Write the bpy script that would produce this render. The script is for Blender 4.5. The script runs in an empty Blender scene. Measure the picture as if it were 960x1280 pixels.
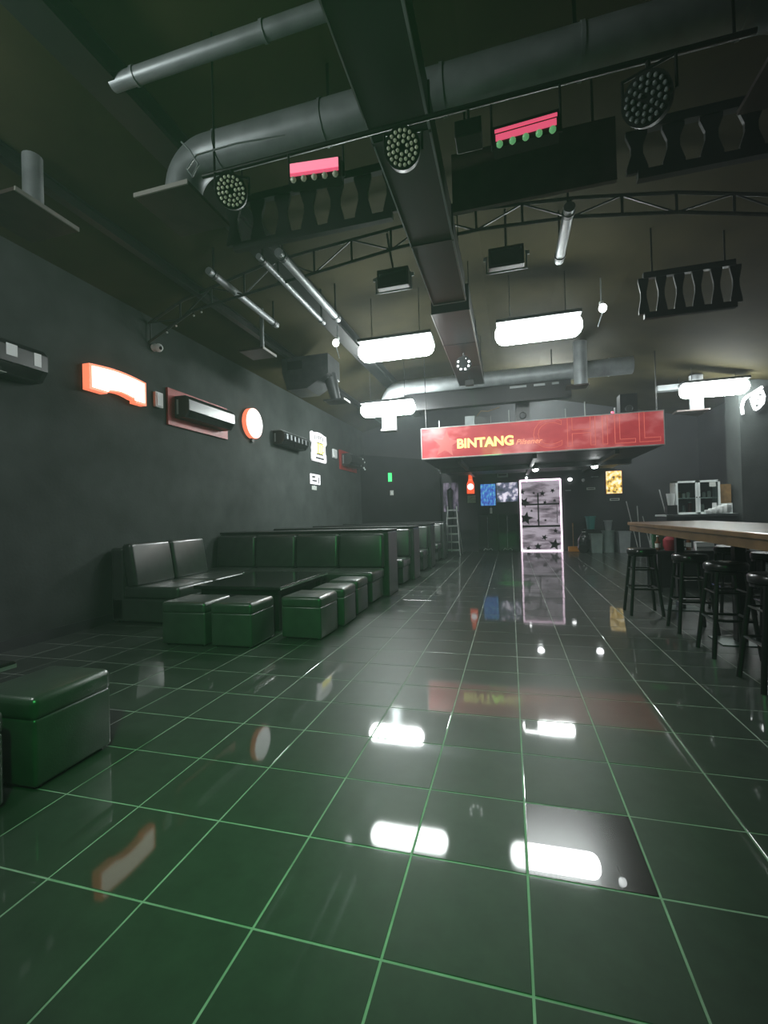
import bpy, bmesh, math, random
from mathutils import Vector, Matrix, Euler
random.seed(7)
scene = bpy.context.scene
COL = scene.collection
PI = math.pi

# ------------------------------------------------------------------ camera
def make_camera():
    yaw, pitch, roll = -.2703, .0084, -.0277
    c, s = math.cos, math.sin
    f = Vector((s(yaw) * c(pitch), c(yaw) * c(pitch), s(pitch)))
    r = Vector((c(yaw), -s(yaw), 0))
    u = r.cross(f)
    r2 = c(roll) * r + s(roll) * u
    u2 = -s(roll) * r + c(roll) * u
    cam = bpy.data.cameras.new('camera')
    cam.sensor_fit = 'HORIZONTAL'
    cam.sensor_width = 36
    cam.lens = 568.38 / 960 * 36
    cam.clip_start = .05
    o = bpy.data.objects.new('camera', cam)
    COL.objects.link(o)
    m = Matrix((r2, u2, -f)).transposed().to_4x4()
    m.translation = (-.0219, -1.2069, 1.2229)
    o.matrix_world = m
    scene.camera = o
    return o, r2, u2, f
CAM, CR, CU, CF = make_camera()

# ------------------------------------------------------------------ world, exposure
w = bpy.data.worlds.new('world')
scene.world = w
w.use_nodes = True
w.node_tree.nodes['Background'].inputs[0].default_value = (.5, .6, .6, 1)
w.node_tree.nodes['Background'].inputs[1].default_value = .02
vs = scene.view_settings
vs.view_transform = 'Standard'
vs.look = 'None'
vs.gamma = 1
vs.use_curve_mapping = False
vs.exposure = 0.28
HAZE = .0065         # thin room haze, also standing in for the lens bloom around the lamps
if HAZE:
    vol = w.node_tree.nodes.new('ShaderNodeVolumeScatter')
    vol.inputs['Color'].default_value = (.82, .9, .92, 1)
    vol.inputs['Density'].default_value = HAZE
    vol.inputs['Anisotropy'].default_value = .2
    w.node_tree.links.new(vol.outputs[0], w.node_tree.nodes['World Output'].inputs['Volume'])
LAMP = 30.0          # strength of the white ceiling lamps
GREEN_W = 560.0      # green party light, watts

# ------------------------------------------------------------------ materials
MATS = {}
def mat(name, col, rough=.5, metal=0, spec=.5, emit=None, es=0, noise=0, nscale=6, bump=0, bscale=40, coat=0,
        crough=.05, alpha=1, trans=0, rnoise=0, ior=1.5, detail=6):
    m = bpy.data.materials.new(name)
    m.use_nodes = True
    nt = m.node_tree
    b = nt.nodes['Principled BSDF']
    b.inputs['Base Color'].default_value = (*col, 1)
    b.inputs['Roughness'].default_value = rough
    b.inputs['Metallic'].default_value = metal
    b.inputs['Specular IOR Level'].default_value = spec
    b.inputs['Coat Weight'].default_value = coat
    b.inputs['Coat Roughness'].default_value = crough
    b.inputs['Transmission Weight'].default_value = trans
    b.inputs['IOR'].default_value = ior
    b.inputs['Alpha'].default_value = alpha
    if emit:
        b.inputs['Emission Color'].default_value = (*emit, 1)
        b.inputs['Emission Strength'].default_value = es
    if noise or bump or rnoise:
        tc = nt.nodes.new('ShaderNodeTexCoord')
        n = nt.nodes.new('ShaderNodeTexNoise')
        n.inputs['Scale'].default_value = nscale
        n.inputs['Detail'].default_value = detail
        nt.links.new(tc.outputs['Object'], n.inputs['Vector'])
        if noise:
            mx = nt.nodes.new('ShaderNodeMix'); mx.data_type = 'RGBA'
            mx.inputs[6].default_value = (*[c * (1 - noise) for c in col], 1)
            mx.inputs[7].default_value = (*[min(1, c * (1 + noise)) for c in col], 1)
            rp = nt.nodes.new('ShaderNodeMapRange')
            rp.inputs[1].default_value = .3; rp.inputs[2].default_value = .7
            nt.links.new(n.outputs['Fac'], rp.inputs[0])
            nt.links.new(rp.outputs[0], mx.inputs[0])
            nt.links.new(mx.outputs[2], b.inputs['Base Color'])
        if rnoise:
            rr = nt.nodes.new('ShaderNodeMapRange')
            rr.inputs[1].default_value = .3; rr.inputs[2].default_value = .7
            rr.inputs[3].default_value = max(0, rough - rnoise); rr.inputs[4].default_value = rough + rnoise
            nt.links.new(n.outputs['Fac'], rr.inputs[0])
            nt.links.new(rr.outputs[0], b.inputs['Roughness'])
        if bump:
            n2 = nt.nodes.new('ShaderNodeTexNoise')
            n2.inputs['Scale'].default_value = bscale
            n2.inputs['Detail'].default_value = 4
            nt.links.new(tc.outputs['Object'], n2.inputs['Vector'])
            bp = nt.nodes.new('ShaderNodeBump')
            bp.inputs['Strength'].default_value = bump
            bp.inputs['Distance'].default_value = .01
            nt.links.new(n2.outputs['Fac'], bp.inputs['Height'])
            nt.links.new(bp.outputs[0], b.inputs['Normal'])
    MATS[name] = m
    return m

def print_mat(name, stops, scale=8, es=0, rough=.5, stretch=(1, 1, 1), detail=3):
    """a printed or backlit picture: noise through a colour ramp"""
    m = bpy.data.materials.new(name); m.use_nodes = True
    nt = m.node_tree; b = nt.nodes['Principled BSDF']
    tc = nt.nodes.new('ShaderNodeTexCoord'); mp = nt.nodes.new('ShaderNodeMapping')
    mp.inputs['Scale'].default_value = stretch
    n = nt.nodes.new('ShaderNodeTexNoise'); n.inputs['Scale'].default_value = scale; n.inputs['Detail'].default_value = detail
    r = nt.nodes.new('ShaderNodeValToRGB')
    el = r.color_ramp.elements
    while len(el) < len(stops): el.new(.5)
    for e, (p, c) in zip(el, stops):
        e.position = p; e.color = (*c, 1)
    nt.links.new(tc.outputs['Object'], mp.inputs['Vector']); nt.links.new(mp.outputs[0], n.inputs['Vector'])
    nt.links.new(n.outputs['Fac'], r.inputs[0]); nt.links.new(r.outputs[0], b.inputs['Base Color'])
    b.inputs['Roughness'].default_value = rough
    if es:
        nt.links.new(r.outputs[0], b.inputs['Emission Color']); b.inputs['Emission Strength'].default_value = es
    MATS[name] = m
    return m

mat('wall_paint', (.047, .054, .052), .9, spec=.2, noise=.22, nscale=2.2, bump=.25, bscale=30)
mat('dark_paint', (.022, .024, .027), .6, noise=.2, nscale=2)
mat('partition_paint', (.015, .016, .017), .8, spec=.2, noise=.25, nscale=2)
mat('roof_sheet', (.036, .031, .014), .85, spec=.1, noise=.25, nscale=1.6, bump=.15, bscale=12)
mat('grout', (.215, .235, .215), .7, noise=.35, nscale=5)
mat('steel_black', (.008, .0085, .009), .45, noise=.2, nscale=8)
mat('steel_grey', (.05, .054, .056), .45, metal=.3, noise=.2, nscale=8)
mat('duct_metal', (.30, .325, .335), .45, metal=.35, noise=.18, nscale=5, rnoise=.08)
mat('duct_dark', (.009, .0095, .011), .45, noise=.2, nscale=4)
mat('duct_edge', (.30, .32, .33), .35, metal=.6)
mat('board_dark', (.045, .03, .026), .55, noise=.3, nscale=5)
mat('board_edge', (.32, .31, .28), .5)
mat('leather', (.034, .040, .037), .30, noise=.2, nscale=9, bump=.12, bscale=120, coat=.45, crough=.32)
mat('leather_seam', (.008, .009, .009), .5)
mat('table_black', (.010, .011, .011), .2, coat=.6, crough=.08)
mat('stool_black', (.009, .009, .010), .3, coat=.4, crough=.12)
mat('chrome', (.55, .57, .58), .16, metal=1)
mat('base_plate', (.10, .13, .12), .28, metal=.6)
mat('bar_wood', (.20, .115, .05), .3, noise=.3, nscale=6, coat=.8, crough=.16)
mat('white_plastic', (.74, .77, .76), .4, noise=.05, nscale=5)
mat('grey_plastic', (.24, .27, .27), .45, noise=.12, nscale=6)
mat('grey_green_plastic', (.16, .21, .19), .45, noise=.15, nscale=6)
mat('dark_plastic', (.014, .015, .016), .35)
mat('black_gloss', (.010, .010, .011), .16, coat=.5)
mat('ac_front', (.22, .235, .235), .32, noise=.06, nscale=4)
mat('red_board', (.30, .022, .02), .5, noise=.2, nscale=5)
mat('teal_plastic', (.05, .22, .20), .4, noise=.1)
mat('orange_plastic', (.62, .25, .03), .45, noise=.1)
mat('red_cloth', (.22, .01, .02), .6, noise=.2)
mat('bare_wood', (.28, .16, .06), .6, noise=.25)
mat('pole_grey', (.33, .35, .34), .4)
mat('paper', (.55, .58, .54), .7, noise=.08)
mat('paper_green', (.30, .40, .27), .7, noise=.3, nscale=22)
mat('ink', (.02, .02, .022), .6)
mat('brown_card', (.20, .12, .045), .7, noise=.4, nscale=9)
mat('alu', (.32, .34, .33), .35, metal=.7, noise=.1)
mat('glass_dark', (.012, .017, .016), .08, coat=.5, noise=.2, nscale=3)
mat('cabinet_glass', (.5, .6, .57), .05, trans=1, ior=1.05)
mat('cabinet_white', (.68, .73, .72), .4, noise=.06)
mat('bottle_glass', (.03, .10, .05), .1, coat=.5)
mat('amber_glass', (.12, .05, .02), .1, coat=.5)
mat('lamp_glow', (1, 1, 1), .4, emit=(.93, 1, .98), es=LAMP)
mat('lamp_glow_dim', (1, 1, 1), .4, emit=(.93, 1, .98), es=LAMP * 1.1)
mat('lamp_glow_strong', (1, 1, 1), .4, emit=(.93, 1, .98), es=LAMP * 3.0)
mat('lamp_glow_mid', (1, 1, 1), .4, emit=(.93, 1, .98), es=LAMP * 1.5)
mat('spot_glow', (1, 1, 1), .4, emit=(.95, 1, 1), es=60)
mat('bulb_glow', (1, 1, 1), .4, emit=(.95, 1, 1), es=6)
mat('lightbox_peach', (1, .85, .78), .4, emit=(1, .80, .70), es=1.55)
mat('lightbox_orange', (.9, .22, .10), .4, emit=(1, .23, .12), es=.85)
mat('lightbox_white', (.95, .93, .95), .4, emit=(1, .97, 1), es=1.1)
mat('lightbox_yellow', (1, .9, .2), .4, emit=(1, .88, .16), es=1.0)
mat('sign_white', (.8, .8, .82), .5, emit=(1, .97, 1), es=.55)
mat('neon_white', (1, 1, 1), .4, emit=(.95, .97, 1), es=3)
mat('neon_pink', (1, .9, 1), .4, emit=(1, .80, .95), es=1.8)
mat('led_pink', (.8, .12, .22), .4, emit=(.85, .10, .20), es=.62)
mat('led_pink_pale', (.9, .3, .4), .4, emit=(.9, .22, .33), es=.85)
mat('led_lens', (.75, .8, .62), .25, emit=(.5, .6, .4), es=.06, noise=.3, nscale=60)
mat('led_green', (.2, .5, .25), .3, emit=(.18, .55, .22), es=.35)
mat('exit_green', (.05, .9, .2), .4, emit=(.05, 1, .20), es=1.1)
mat('green_glow', (.1, 1, .2), .4, emit=(.1, 1, .2), es=1)
mat('bottle_red', (.9, .1, .03), .4, emit=(1, .11, .035), es=.85)
mat('red_led', (1, .05, .1), .4, emit=(1, .05, .1), es=4)
mat('sign_yellow', (.85, .78, .25), .5, emit=(1, .88, .25), es=.8)
mat('sign_pale', (.46, .12, .11), .5, emit=(.6, .16, .15), es=.42)
mat('sign_outline', (.5, .12, .09), .5, emit=(.7, .17, .12), es=.5)
mat('sign_line', (.80, .34, .20), .5, emit=(.9, .36, .2), es=.6)
mat('sign_edge', (.5, .5, .48), .4)
mat('plant_green', (.04, .22, .07), .5)
print_mat('sign_red', [(.30, (.33, .025, .032)), (.52, (.42, .045, .052)), (.70, (.62, .22, .22))], 1.3, es=.46, stretch=(1, 1, 1.6))  # pale pink stop paints in lamp reflection and haze on the sign
print_mat('poster_blue', [(.3, (.04, .05, .35)), (.5, (.06, .2, .7)), (.7, (.2, .65, .9))], 9, es=.6, stretch=(2, 1, 1))
print_mat('poster_cloud', [(.36, (.02, .035, .05)), (.50, (.12, .13, .20)), (.62, (.9, .85, 1))], 4.2, es=.8)
print_mat('poster_violet', [(.35, (.02, .015, .03)), (.5, (.16, .12, .20)), (.66, (.38, .30, .42))], 8, es=.15, stretch=(1, 1, .4))
print_mat('poster_gold', [(.34, (.06, .05, .02)), (.48, (.85, .55, .10)), (.66, (1, .93, .72))], 9, es=.9)
print_mat('street_view', [(.30, (.20, .15, .18)), (.42, (.48, .33, .42)), (.56, (.98, .72, .88))], 3.4, es=.62, stretch=(.6, 1, 2.4))

# ------------------------------------------------------------------ builders
def obj(name, bm, m, parent=None, smooth=False, loc=None, rot=None):
    me = bpy.data.meshes.new(name)
    bmesh.ops.recalc_face_normals(bm, faces=bm.faces)
    bm.to_mesh(me); bm.free()
    me.materials.append(MATS[m])
    if smooth:
        for p in me.polygons: p.use_smooth = True
        try: me.set_sharp_from_angle(angle=math.radians(40))
        except Exception: pass
    o = bpy.data.objects.new(name, me)
    COL.objects.link(o)
    if parent is not None: o.parent = parent
    if loc: o.location = loc
    if rot: o.rotation_euler = rot
    return o

def tag(o, label, cat, group=None):
    o['label'] = label; o['category'] = cat
    if group: o['group'] = group
    return o

def thing(name, label, cat, loc=(0, 0, 0), rz=0, group=None):
    o = bpy.data.objects.new(name, None)
    o.empty_display_size = .1
    COL.objects.link(o)
    o.location = loc; o.rotation_euler = (0, 0, rz)
    return tag(o, label, cat, group)

def struct(o):
    o['kind'] = 'structure'; return o

def copy_thing(root, loc, rz=None, label=None, group=None):
    r = root.copy(); COL.objects.link(r); r.location = loc
    if rz is not None: r.rotation_euler = (0, 0, rz)
    if label: r['label'] = label
    if group: r['group'] = group
    for ch in root.children:
        c = ch.copy(); COL.objects.link(c); c.parent = r
        for g in ch.children:
            d = g.copy(); COL.objects.link(d); d.parent = c
    return r

def box(bm, c, s, rot=None, bev=0, seg=2):
    M = Matrix.Translation(c)
    if rot: M = M @ Euler(rot).to_matrix().to_4x4()
    r = bmesh.ops.create_cube(bm, size=1, matrix=M @ Matrix.Diagonal((*s, 1)))
    if bev:
        es = list({e for v in r['verts'] for e in v.link_edges})
        bmesh.ops.bevel(bm, geom=es, offset=bev, segments=seg, affect='EDGES', profile=.5)
    return bm
def B(c, s, rot=None, bev=0, seg=2):
    return box(bmesh.new(), c, s, rot, bev, seg)
def BX(x0, x1, y0, y1, z0, z1, bev=0, seg=2):
    return B(((x0 + x1) / 2, (y0 + y1) / 2, (z0 + z1) / 2), (x1 - x0, y1 - y0, z1 - z0), None, bev, seg)
def tube(bm, a, b, r, r2=None, n=14, caps=True):
    a, b = Vector(a), Vector(b); d = b - a
    M = Matrix.Translation((a + b) / 2) @ d.to_track_quat('Z', 'Y').to_matrix().to_4x4()
    bmesh.ops.create_cone(bm, cap_ends=caps, segments=n, radius1=r, radius2=r if r2 is None else r2, depth=d.length, matrix=M)
    return bm
def T(a, b, r, r2=None, n=14):
    return tube(bmesh.new(), a, b, r, r2, n)
def sphere(bm, c, r, sc=(1, 1, 1), u=14, v=10):
    bmesh.ops.create_uvsphere(bm, u_segments=u, v_segments=v, radius=r, matrix=Matrix.Translation(c) @ Matrix.Diagonal((*sc, 1)))
    return bm
def sweep(bm, pts, r, n=16, caps=True):
    """a round pipe through a list of points"""
    pts = [Vector(p) for p in pts]; rings = []
    up = Vector((0, 1, 0))
    for i, p in enumerate(pts):
        d = (pts[min(i + 1, len(pts) - 1)] - pts[max(i - 1, 0)]).normalized()
        s = d.cross(up)
        if s.length < .1: s = d.cross(Vector((0, 0, 1)))
        s.normalize(); t = d.cross(s)
        rr = r[i] if isinstance(r, (list, tuple)) else r
        rings.append([bm.verts.new(p + rr * (math.cos(2 * PI * k / n) * s + math.sin(2 * PI * k / n) * t)) for k in range(n)])
    for a, b in zip(rings, rings[1:]):
        for k in range(n): bm.faces.new((a[k], a[(k + 1) % n], b[(k + 1) % n], b[k]))
    if caps:
        bm.faces.new(rings[0]); bm.faces.new(rings[-1])
    return bm
def lathe(bm, prof, n=24, c=(0, 0, 0)):
    rings = []
    for r, z in prof:
        rings.append([bm.verts.new((c[0] + r * math.cos(2 * PI * k / n), c[1] + r * math.sin(2 * PI * k / n), c[2] + z)) for k in range(n)])
    for a, b in zip(rings, rings[1:]):
        for k in range(n): bm.faces.new((a[k], a[(k + 1) % n], b[(k + 1) % n], b[k]))
    bm.faces.new(rings[0]); bm.faces.new(rings[-1])
    return bm
def prism(bm, pts, plane, lo, hi):
    """polygon in a plane ('xz': extruded along y, 'yz': along x, 'xy': along z)"""
    def P(a, b, t):
        return {'xz': (a, t, b), 'yz': (t, a, b), 'xy': (a, b, t)}[plane]
    A = [bm.verts.new(P(a, b, lo)) for a, b in pts]; Bv = [bm.verts.new(P(a, b, hi)) for a, b in pts]
    bm.faces.new(A); bm.faces.new(Bv)
    n = len(pts)
    for k in range(n): bm.faces.new((A[k], A[(k + 1) % n], Bv[(k + 1) % n], Bv[k]))
    return bm
def star(cx, cy, R, r=None, rot=0, n=5):
    r = r or R * .42
    return [(cx + (R if k % 2 == 0 else r) * math.sin(rot + PI * k / n), cy + (R if k % 2 == 0 else r) * math.cos(rot + PI * k / n)) for k in range(2 * n)]
def text(name, body, size, m, parent, loc, rot, extrude=.004, offset=0, shear=0, outline=0, sx=1, align='CENTER'):
    cu = bpy.data.curves.new(name, 'FONT')
    cu.body = body; cu.size = size; cu.shear = shear; cu.align_x = align; cu.align_y = 'CENTER'
    if outline:
        cu.fill_mode = 'NONE'; cu.bevel_depth = outline; cu.bevel_resolution = 0
    else:
        cu.extrude = extrude; cu.offset = offset
    cu.resolution_u = 4
    t = bpy.data.objects.new('tmp_text', cu); COL.objects.link(t)
    dg = bpy.context.evaluated_depsgraph_get(); dg.update()
    me = bpy.data.meshes.new_from_object(t.evaluated_get(dg))
    bpy.data.objects.remove(t); bpy.data.curves.remove(cu)
    me.materials.clear(); me.materials.append(MATS[m])
    o = bpy.data.objects.new(name, me); COL.objects.link(o)
    o.parent = parent; o.location = loc; o.rotation_euler = rot; o.scale = (sx, 1, 1)
    return o

XL, XR, YB, YF = -4.8, 5.2, 13.65, -4.0
ROOF = [(-4.8, 4.1), (-2.9, 4.68), (-1.2, 4.80), (-.3, 4.82), (.75, 4.74), (1.7, 4.58), (3.5, 4.17), (5.2, 3.8)]
def roof_z(x):
    for (a, za), (b, zb) in zip(ROOF, ROOF[1:]):
        if a <= x <= b: return za + (zb - za) * (x - a) / (b - a)
    return 4.0

# ================================================================== THE SETTING
floor = struct(obj('floor', BX(XL - .2, XR + .2, YF - .2, YB + .2, -.2, -.0012), 'grout'))

def tile_material(name, col, rough, coat, crough, spec=.5):
    m = bpy.data.materials.new(name); m.use_nodes = True
    nt = m.node_tree; b = nt.nodes['Principled BSDF']
    tc = nt.nodes.new('ShaderNodeTexCoord'); gi = nt.nodes.new('ShaderNodeObjectInfo')
    add = nt.nodes.new('ShaderNodeVectorMath'); add.operation = 'ADD'
    nt.links.new(tc.outputs['Object'], add.inputs[0]); nt.links.new(gi.outputs['Location'], add.inputs[1])
    n = nt.nodes.new('ShaderNodeTexNoise'); n.inputs['Scale'].default_value = 9; n.inputs['Detail'].default_value = 8
    n.inputs['Roughness'].default_value = .7
    nt.links.new(add.outputs[0], n.inputs['Vector'])
    mx = nt.nodes.new('ShaderNodeMix'); mx.data_type = 'RGBA'
    mx.inputs[6].default_value = (*[c * .6 for c in col], 1); mx.inputs[7].default_value = (*[c * 1.45 for c in col], 1)
    nt.links.new(n.outputs['Fac'], mx.inputs[0]); nt.links.new(mx.outputs[2], b.inputs['Base Color'])
    b.inputs['Roughness'].default_value = rough; b.inputs['Coat Weight'].default_value = coat
    b.inputs['Specular IOR Level'].default_value = spec
    mr = nt.nodes.new('ShaderNodeMapRange'); mr.inputs[3].default_value = crough * .7; mr.inputs[4].default_value = crough * 1.5
    nt.links.new(n.outputs['Fac'], mr.inputs[0]); nt.links.new(mr.outputs[0], b.inputs['Coat Roughness'])
    MATS[name] = m
tile_material('tile_charcoal', (.030, .036, .032), .42, .62, .04, .15)
tile_material('tile_black', (.003, .003, .003), .2, 1.0, .012)

TS, GAP = .4, .0075
def tile_bm(bm=None, cx=0, cy=0, cz=0):
    bm = bm or bmesh.new()
    h, c = (TS - GAP) / 2, .0015
    lv = []
    for hh, z in ((h, -.0030), (h, -.0005), (h - c, 0)):
        lv.append([bm.verts.new((cx + sx * hh, cy + sy * hh, cz + z)) for sx, sy in ((-1, -1), (1, -1), (1, 1), (-1, 1))])
    for a, b in zip(lv, lv[1:]):
        for k in range(4): bm.faces.new((a[k], a[(k + 1) % 4], b[(k + 1) % 4], b[k]))
    bm.faces.new(lv[-1]); return bm
def px(p):
    d = Vector(p) - CAM.matrix_world.translation
    zz = d.dot(CF)
    if zz < .1: return None
    return 480 + 568.38 * d.dot(CR) / zz, 640 - 568.38 * d.dot(CU) / zz, zz
HID = [(-4.8, -1.86, 4.8, 6.0), (-4.8, -1.8, 6.3, 7.9), (-4.8, -1.8, 8.3, 9.9), (-4.8, -1.8, 10.2, 12.3), (-4.8, -3.8, 3.2, 4.8),
       (-5, -2.25, 13.3, 14)]
cells = []
for i in range(-12, 13):
    for j in range(-10, 35):
        x0, y0 = i * TS, j * TS
        if x0 + TS > XR + .01 or y0 + TS > YB + .3: continue
        c = px((x0 + .2, y0 + .2, 0))
        area = 0
        if c and -60 < c[0] < 1020 and c[1] < 1340:
            area = (568 * TS / c[2]) ** 2 * 1.22 / c[2]
            if any(a < x0 + .2 < b and d < y0 + .2 < e for a, b, d, e in HID): area *= .001
        cells.append((area, i, j))
cells.sort(reverse=True)
rng = random.Random(3)
proto = None
rest = bmesh.new()
for n, (area, i, j) in enumerate(cells):
    cx, cy = (i + .5) * TS, (j + .5) * TS
    if n < 300:
        if proto is None:
            proto = obj('tile', tile_bm(), 'tile_charcoal', floor)
            t = proto
        else:
            t = proto.copy(); COL.objects.link(t)
        t.location = (cx, cy, rng.uniform(-.0002, .0003))
        t.rotation_euler = (max(-.0025, min(.0025, rng.gauss(0, .0014))), max(-.0025, min(.0025, rng.gauss(0, .0014))), 0)
        if (i, j) == (0, 1):
            me = proto.data.copy(); t.data = me
            me.materials.clear(); me.materials.append(MATS['tile_black'])
            t['label'] = 'jet black high-gloss replacement tile'
            t.rotation_euler = (.001, -.003, 0)
    else:
        tile_bm(rest, cx, cy, 0)
r = obj('tile_field', rest, 'tile_charcoal', floor); r['kind'] = 'stuff'

def slab(name, pts, plane, lo, hi, m):
    return struct(obj(name, prism(bmesh.new(), pts, plane, lo, hi), m))
struct(obj('wall_left', BX(XL - .15, XL, YF, YB, -.05, 4.12), 'wall_paint'))
struct(obj('wall_right', BX(XR, XR + .15, YF, YB, -.05, 3.85), 'dark_paint'))
gable = [(XL - .15, -.05), (XR + .15, -.05)] + [(x, z) for x, z in reversed(ROOF)]
slab('wall_back', gable, 'xz', YB, YB + .15, 'dark_paint')
slab('wall_front', gable, 'xz', YF - .15, YF, 'dark_paint')
slab('ceiling', [(x, z) for x, z in ROOF] + [(x, z + .12) for x, z in reversed(ROOF)], 'xz', YF - .15, YB + .15, 'roof_sheet')
# closet block in the back left corner, its top right corner cut off
slab('wall_partition', [(XL, 0), (-2.16, 0), (-2.16, 2.5), (-2.5, 2.98), (-4.1, 3.2), (XL, 3.28)], 'xz', 13.25, YB, 'partition_paint')
struct(obj('wall_pillar', BX(4.66, XR, 9.94, 10.6, 0, 3.84), 'wall_paint'))
struct(obj('baseboard_left', BX(XL, XL + .012, YF, 13.25, 0, .11), 'dark_paint'))

# roof steel: longitudinal beams
def roof_beam(x, m, label, wd=.13, ht=.16, drop=0):
    z = roof_z(x) - ht / 2 - .02 - drop
    o = thing('roof_beam', label, 'beam', (x, 4.8, z), 0, 'long beams under the roof')
    obj('web', BX(-.012, .012, -8.7, 8.8, -ht / 2, ht / 2), m, o)
    obj('flange', BX(-wd / 2, wd / 2, -8.7, 8.8, -ht / 2 - .012, -ht / 2), m, o)
    obj('flange', BX(-wd / 2, wd / 2, -8.7, 8.8, ht / 2, ht / 2 + .012), m, o)
roof_beam(-2.85, 'steel_black', 'black steel roof beam running lengthwise over the ottomans and the elbow duct', .26, .18)
roof_beam(-3.95, 'steel_black', 'slim black roof beam running lengthwise along the wall with the light boxes', .09, .10)

def truss():
    Y = 4.0
    bot = [(-4.78, 3.72), (-4.07, 4.05), (-2.81, 4.2), (-1.9, 4.3), (-1.2, 4.38), (-.25, 4.41), (.75, 4.35), (1.7, 4.2), (2.42, 4.03), (3.5, 3.78), (5.18, 3.38)]
    top = [(-4.78, 3.98), (-4.2, 4.22), (-2.9, 4.5), (-2.2, 4.55), (-1.17, 4.62), (-.25, 4.64), (.75, 4.55), (1.7, 4.4), (2.43, 4.22), (3.5, 3.98), (5.18, 3.6)]
    o = thing('roof_truss', 'black bowed lattice roof truss spanning the room behind the baluster panel', 'truss', (0, Y, 0))
    for name, pl in (('bottom_chord', bot), ('top_chord', top)):
        bm = bmesh.new()
        for a, b in zip(pl, pl[1:]):
            tube(bm, (a[0], 0, a[1]), (b[0], 0, b[1]), .02, n=6)
        obj(name, bm, 'steel_grey', o)
    def at(pl, x):
        for a, b in zip(pl, pl[1:]):
            if a[0] <= x <= b[0]: return a[1] + (b[1] - a[1]) * (x - a[0]) / (b[0] - a[0])
        return pl[-1][1]
    n = 20
    xs = [-4.75 + 9.9 * k / n for k in range(n + 1)]
    for k, x in enumerate(xs):
        obj('strut', T((x, 0, at(bot, x)), (x, 0, at(top, x)), .014, n=5), 'steel_grey', o)
        if k < n:
            x2 = xs[k + 1]
            a, b = ((x, at(bot, x)), (x2, at(top, x2))) if k % 2 else ((x, at(top, x)), (x2, at(bot, x2)))
            obj('brace', T((a[0], 0, a[1]), (b[0], 0, b[1]), .011, n=5), 'steel_grey', o)
truss()

# baluster panel hung across the roof space
def baluster_panel(name, label, x0, x1, y, z0, z1, nb, m):
    o = thing(name, label, 'panel', ((x0 + x1) / 2, y, z0), 0, 'baluster panels under the roof')
    L = x1 - x0; h = z1 - z0
    obj('top_rail', BX(-L / 2, L / 2, -.03, .03, h - .07, h), m, o)
    obj('bottom_rail', BX(-L / 2, L / 2, -.03, .03, 0, .07), m, o)
    p = L / nb
    for k in range(nb + 1):
        x = -L / 2 + k * p
        wb, wm = p * .30, p * .17
        pts = [(-wb, .06), (wb, .06), (wb, .10), (wm, h * .45), (wm, h * .58), (wb, h - .10), (wb, h - .06), (-wb, h - .06), (-wb, h - .10), (-wm, h * .58), (-wm, h * .45), (-wb, .10)]
        obj('baluster', prism(bmesh.new(), [(x + a, b) for a, b in pts], 'xz', -.015, .015), m, o)
    for x in (-L / 2 + .1, L / 2 - .1):
        zt = roof_z((x0 + x1) / 2 + x) - z0 - h
        if zt > .02: obj('hanger', T((x, 0, h), (x, 0, h + zt), .01, n=6), m, o)
baluster_panel('baluster_panel', 'black panel of hourglass balusters hanging beside the central box duct', -2.55, -.95, 2.7, 3.85, 4.36, 6, 'steel_black')
baluster_panel('baluster_panel', 'dark baluster panel under the roof above the bar table', 1.0, 2.5, 2.7, 3.75, 4.2, 6, 'steel_black')
baluster_panel('baluster_panel', 'faint baluster panel hanging behind the truss above the bar table', 1.6, 2.55, 4.9, 3.5, 4.05, 5, 'steel_black')
o = thing('fascia_board', 'plain black board hanging under the roof beside the central box duct', 'board', (.2, 2.72, 3.8))
obj('board', BX(-.62, .66, -.02, .02, 0, .5), 'board_dark', o)
for x in (-.5, .5): obj('hanger', T((x, 0, .5), (x, 0, roof_z(.2 + x) - 3.8), .01, n=6), 'steel_black', o)

# ducts
def box_duct(label, x0, x1, y0, y1, z0, z1):
    o = thing('box_duct', label, 'duct', ((x0 + x1) / 2, (y0 + y1) / 2, z0), 0, 'box ducts along the middle of the roof')
    W, L, H = x1 - x0, y1 - y0, z1 - z0
    obj('body', BX(-W / 2, W / 2, -L / 2, L / 2, 0, H), 'duct_dark', o)
    e = .012
    obj('edge_angle', BX(W / 2 - .004, W / 2 + e, -L / 2, L / 2, -.006, .022), 'duct_edge', o)
    obj('edge_angle', BX(-W / 2 - e * .5, -W / 2 + .004, -L / 2, L / 2, -.006, .014), 'duct_edge', o)
    obj('end_angle', BX(-W / 2, W / 2, L / 2 - .004, L / 2 + .01, -.008, .02), 'duct_edge', o)
    n = max(1, int(L // 1.3))
    for k in range(1, n + 1):
        y = -L / 2 + k * L / (n + 1)
        obj('joint_flange', BX(-W / 2 - .012, W / 2 + .012, y - .012, y + .012, -.006, H + .01), 'duct_dark', o)
    for s in (-1, 1):
        for y in (-L / 2 + .4, L / 2 - .4):
            x = s * (W / 2 - .03)
            obj('hanger_rod', T((x, y, H), (x, y, roof_z((x0 + x1) / 2 + x) - z0), .006, n=5), 'steel_black', o)
box_duct('black box duct running lengthwise over the dance floor, nearer length', -.86, -.47, -2.0, 4.35, 3.8, 4.12)
box_duct('black box duct running lengthwise between the two big ceiling lamps', -.98, -.47, 4.95, 8.6, 3.95, 4.3)

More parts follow.
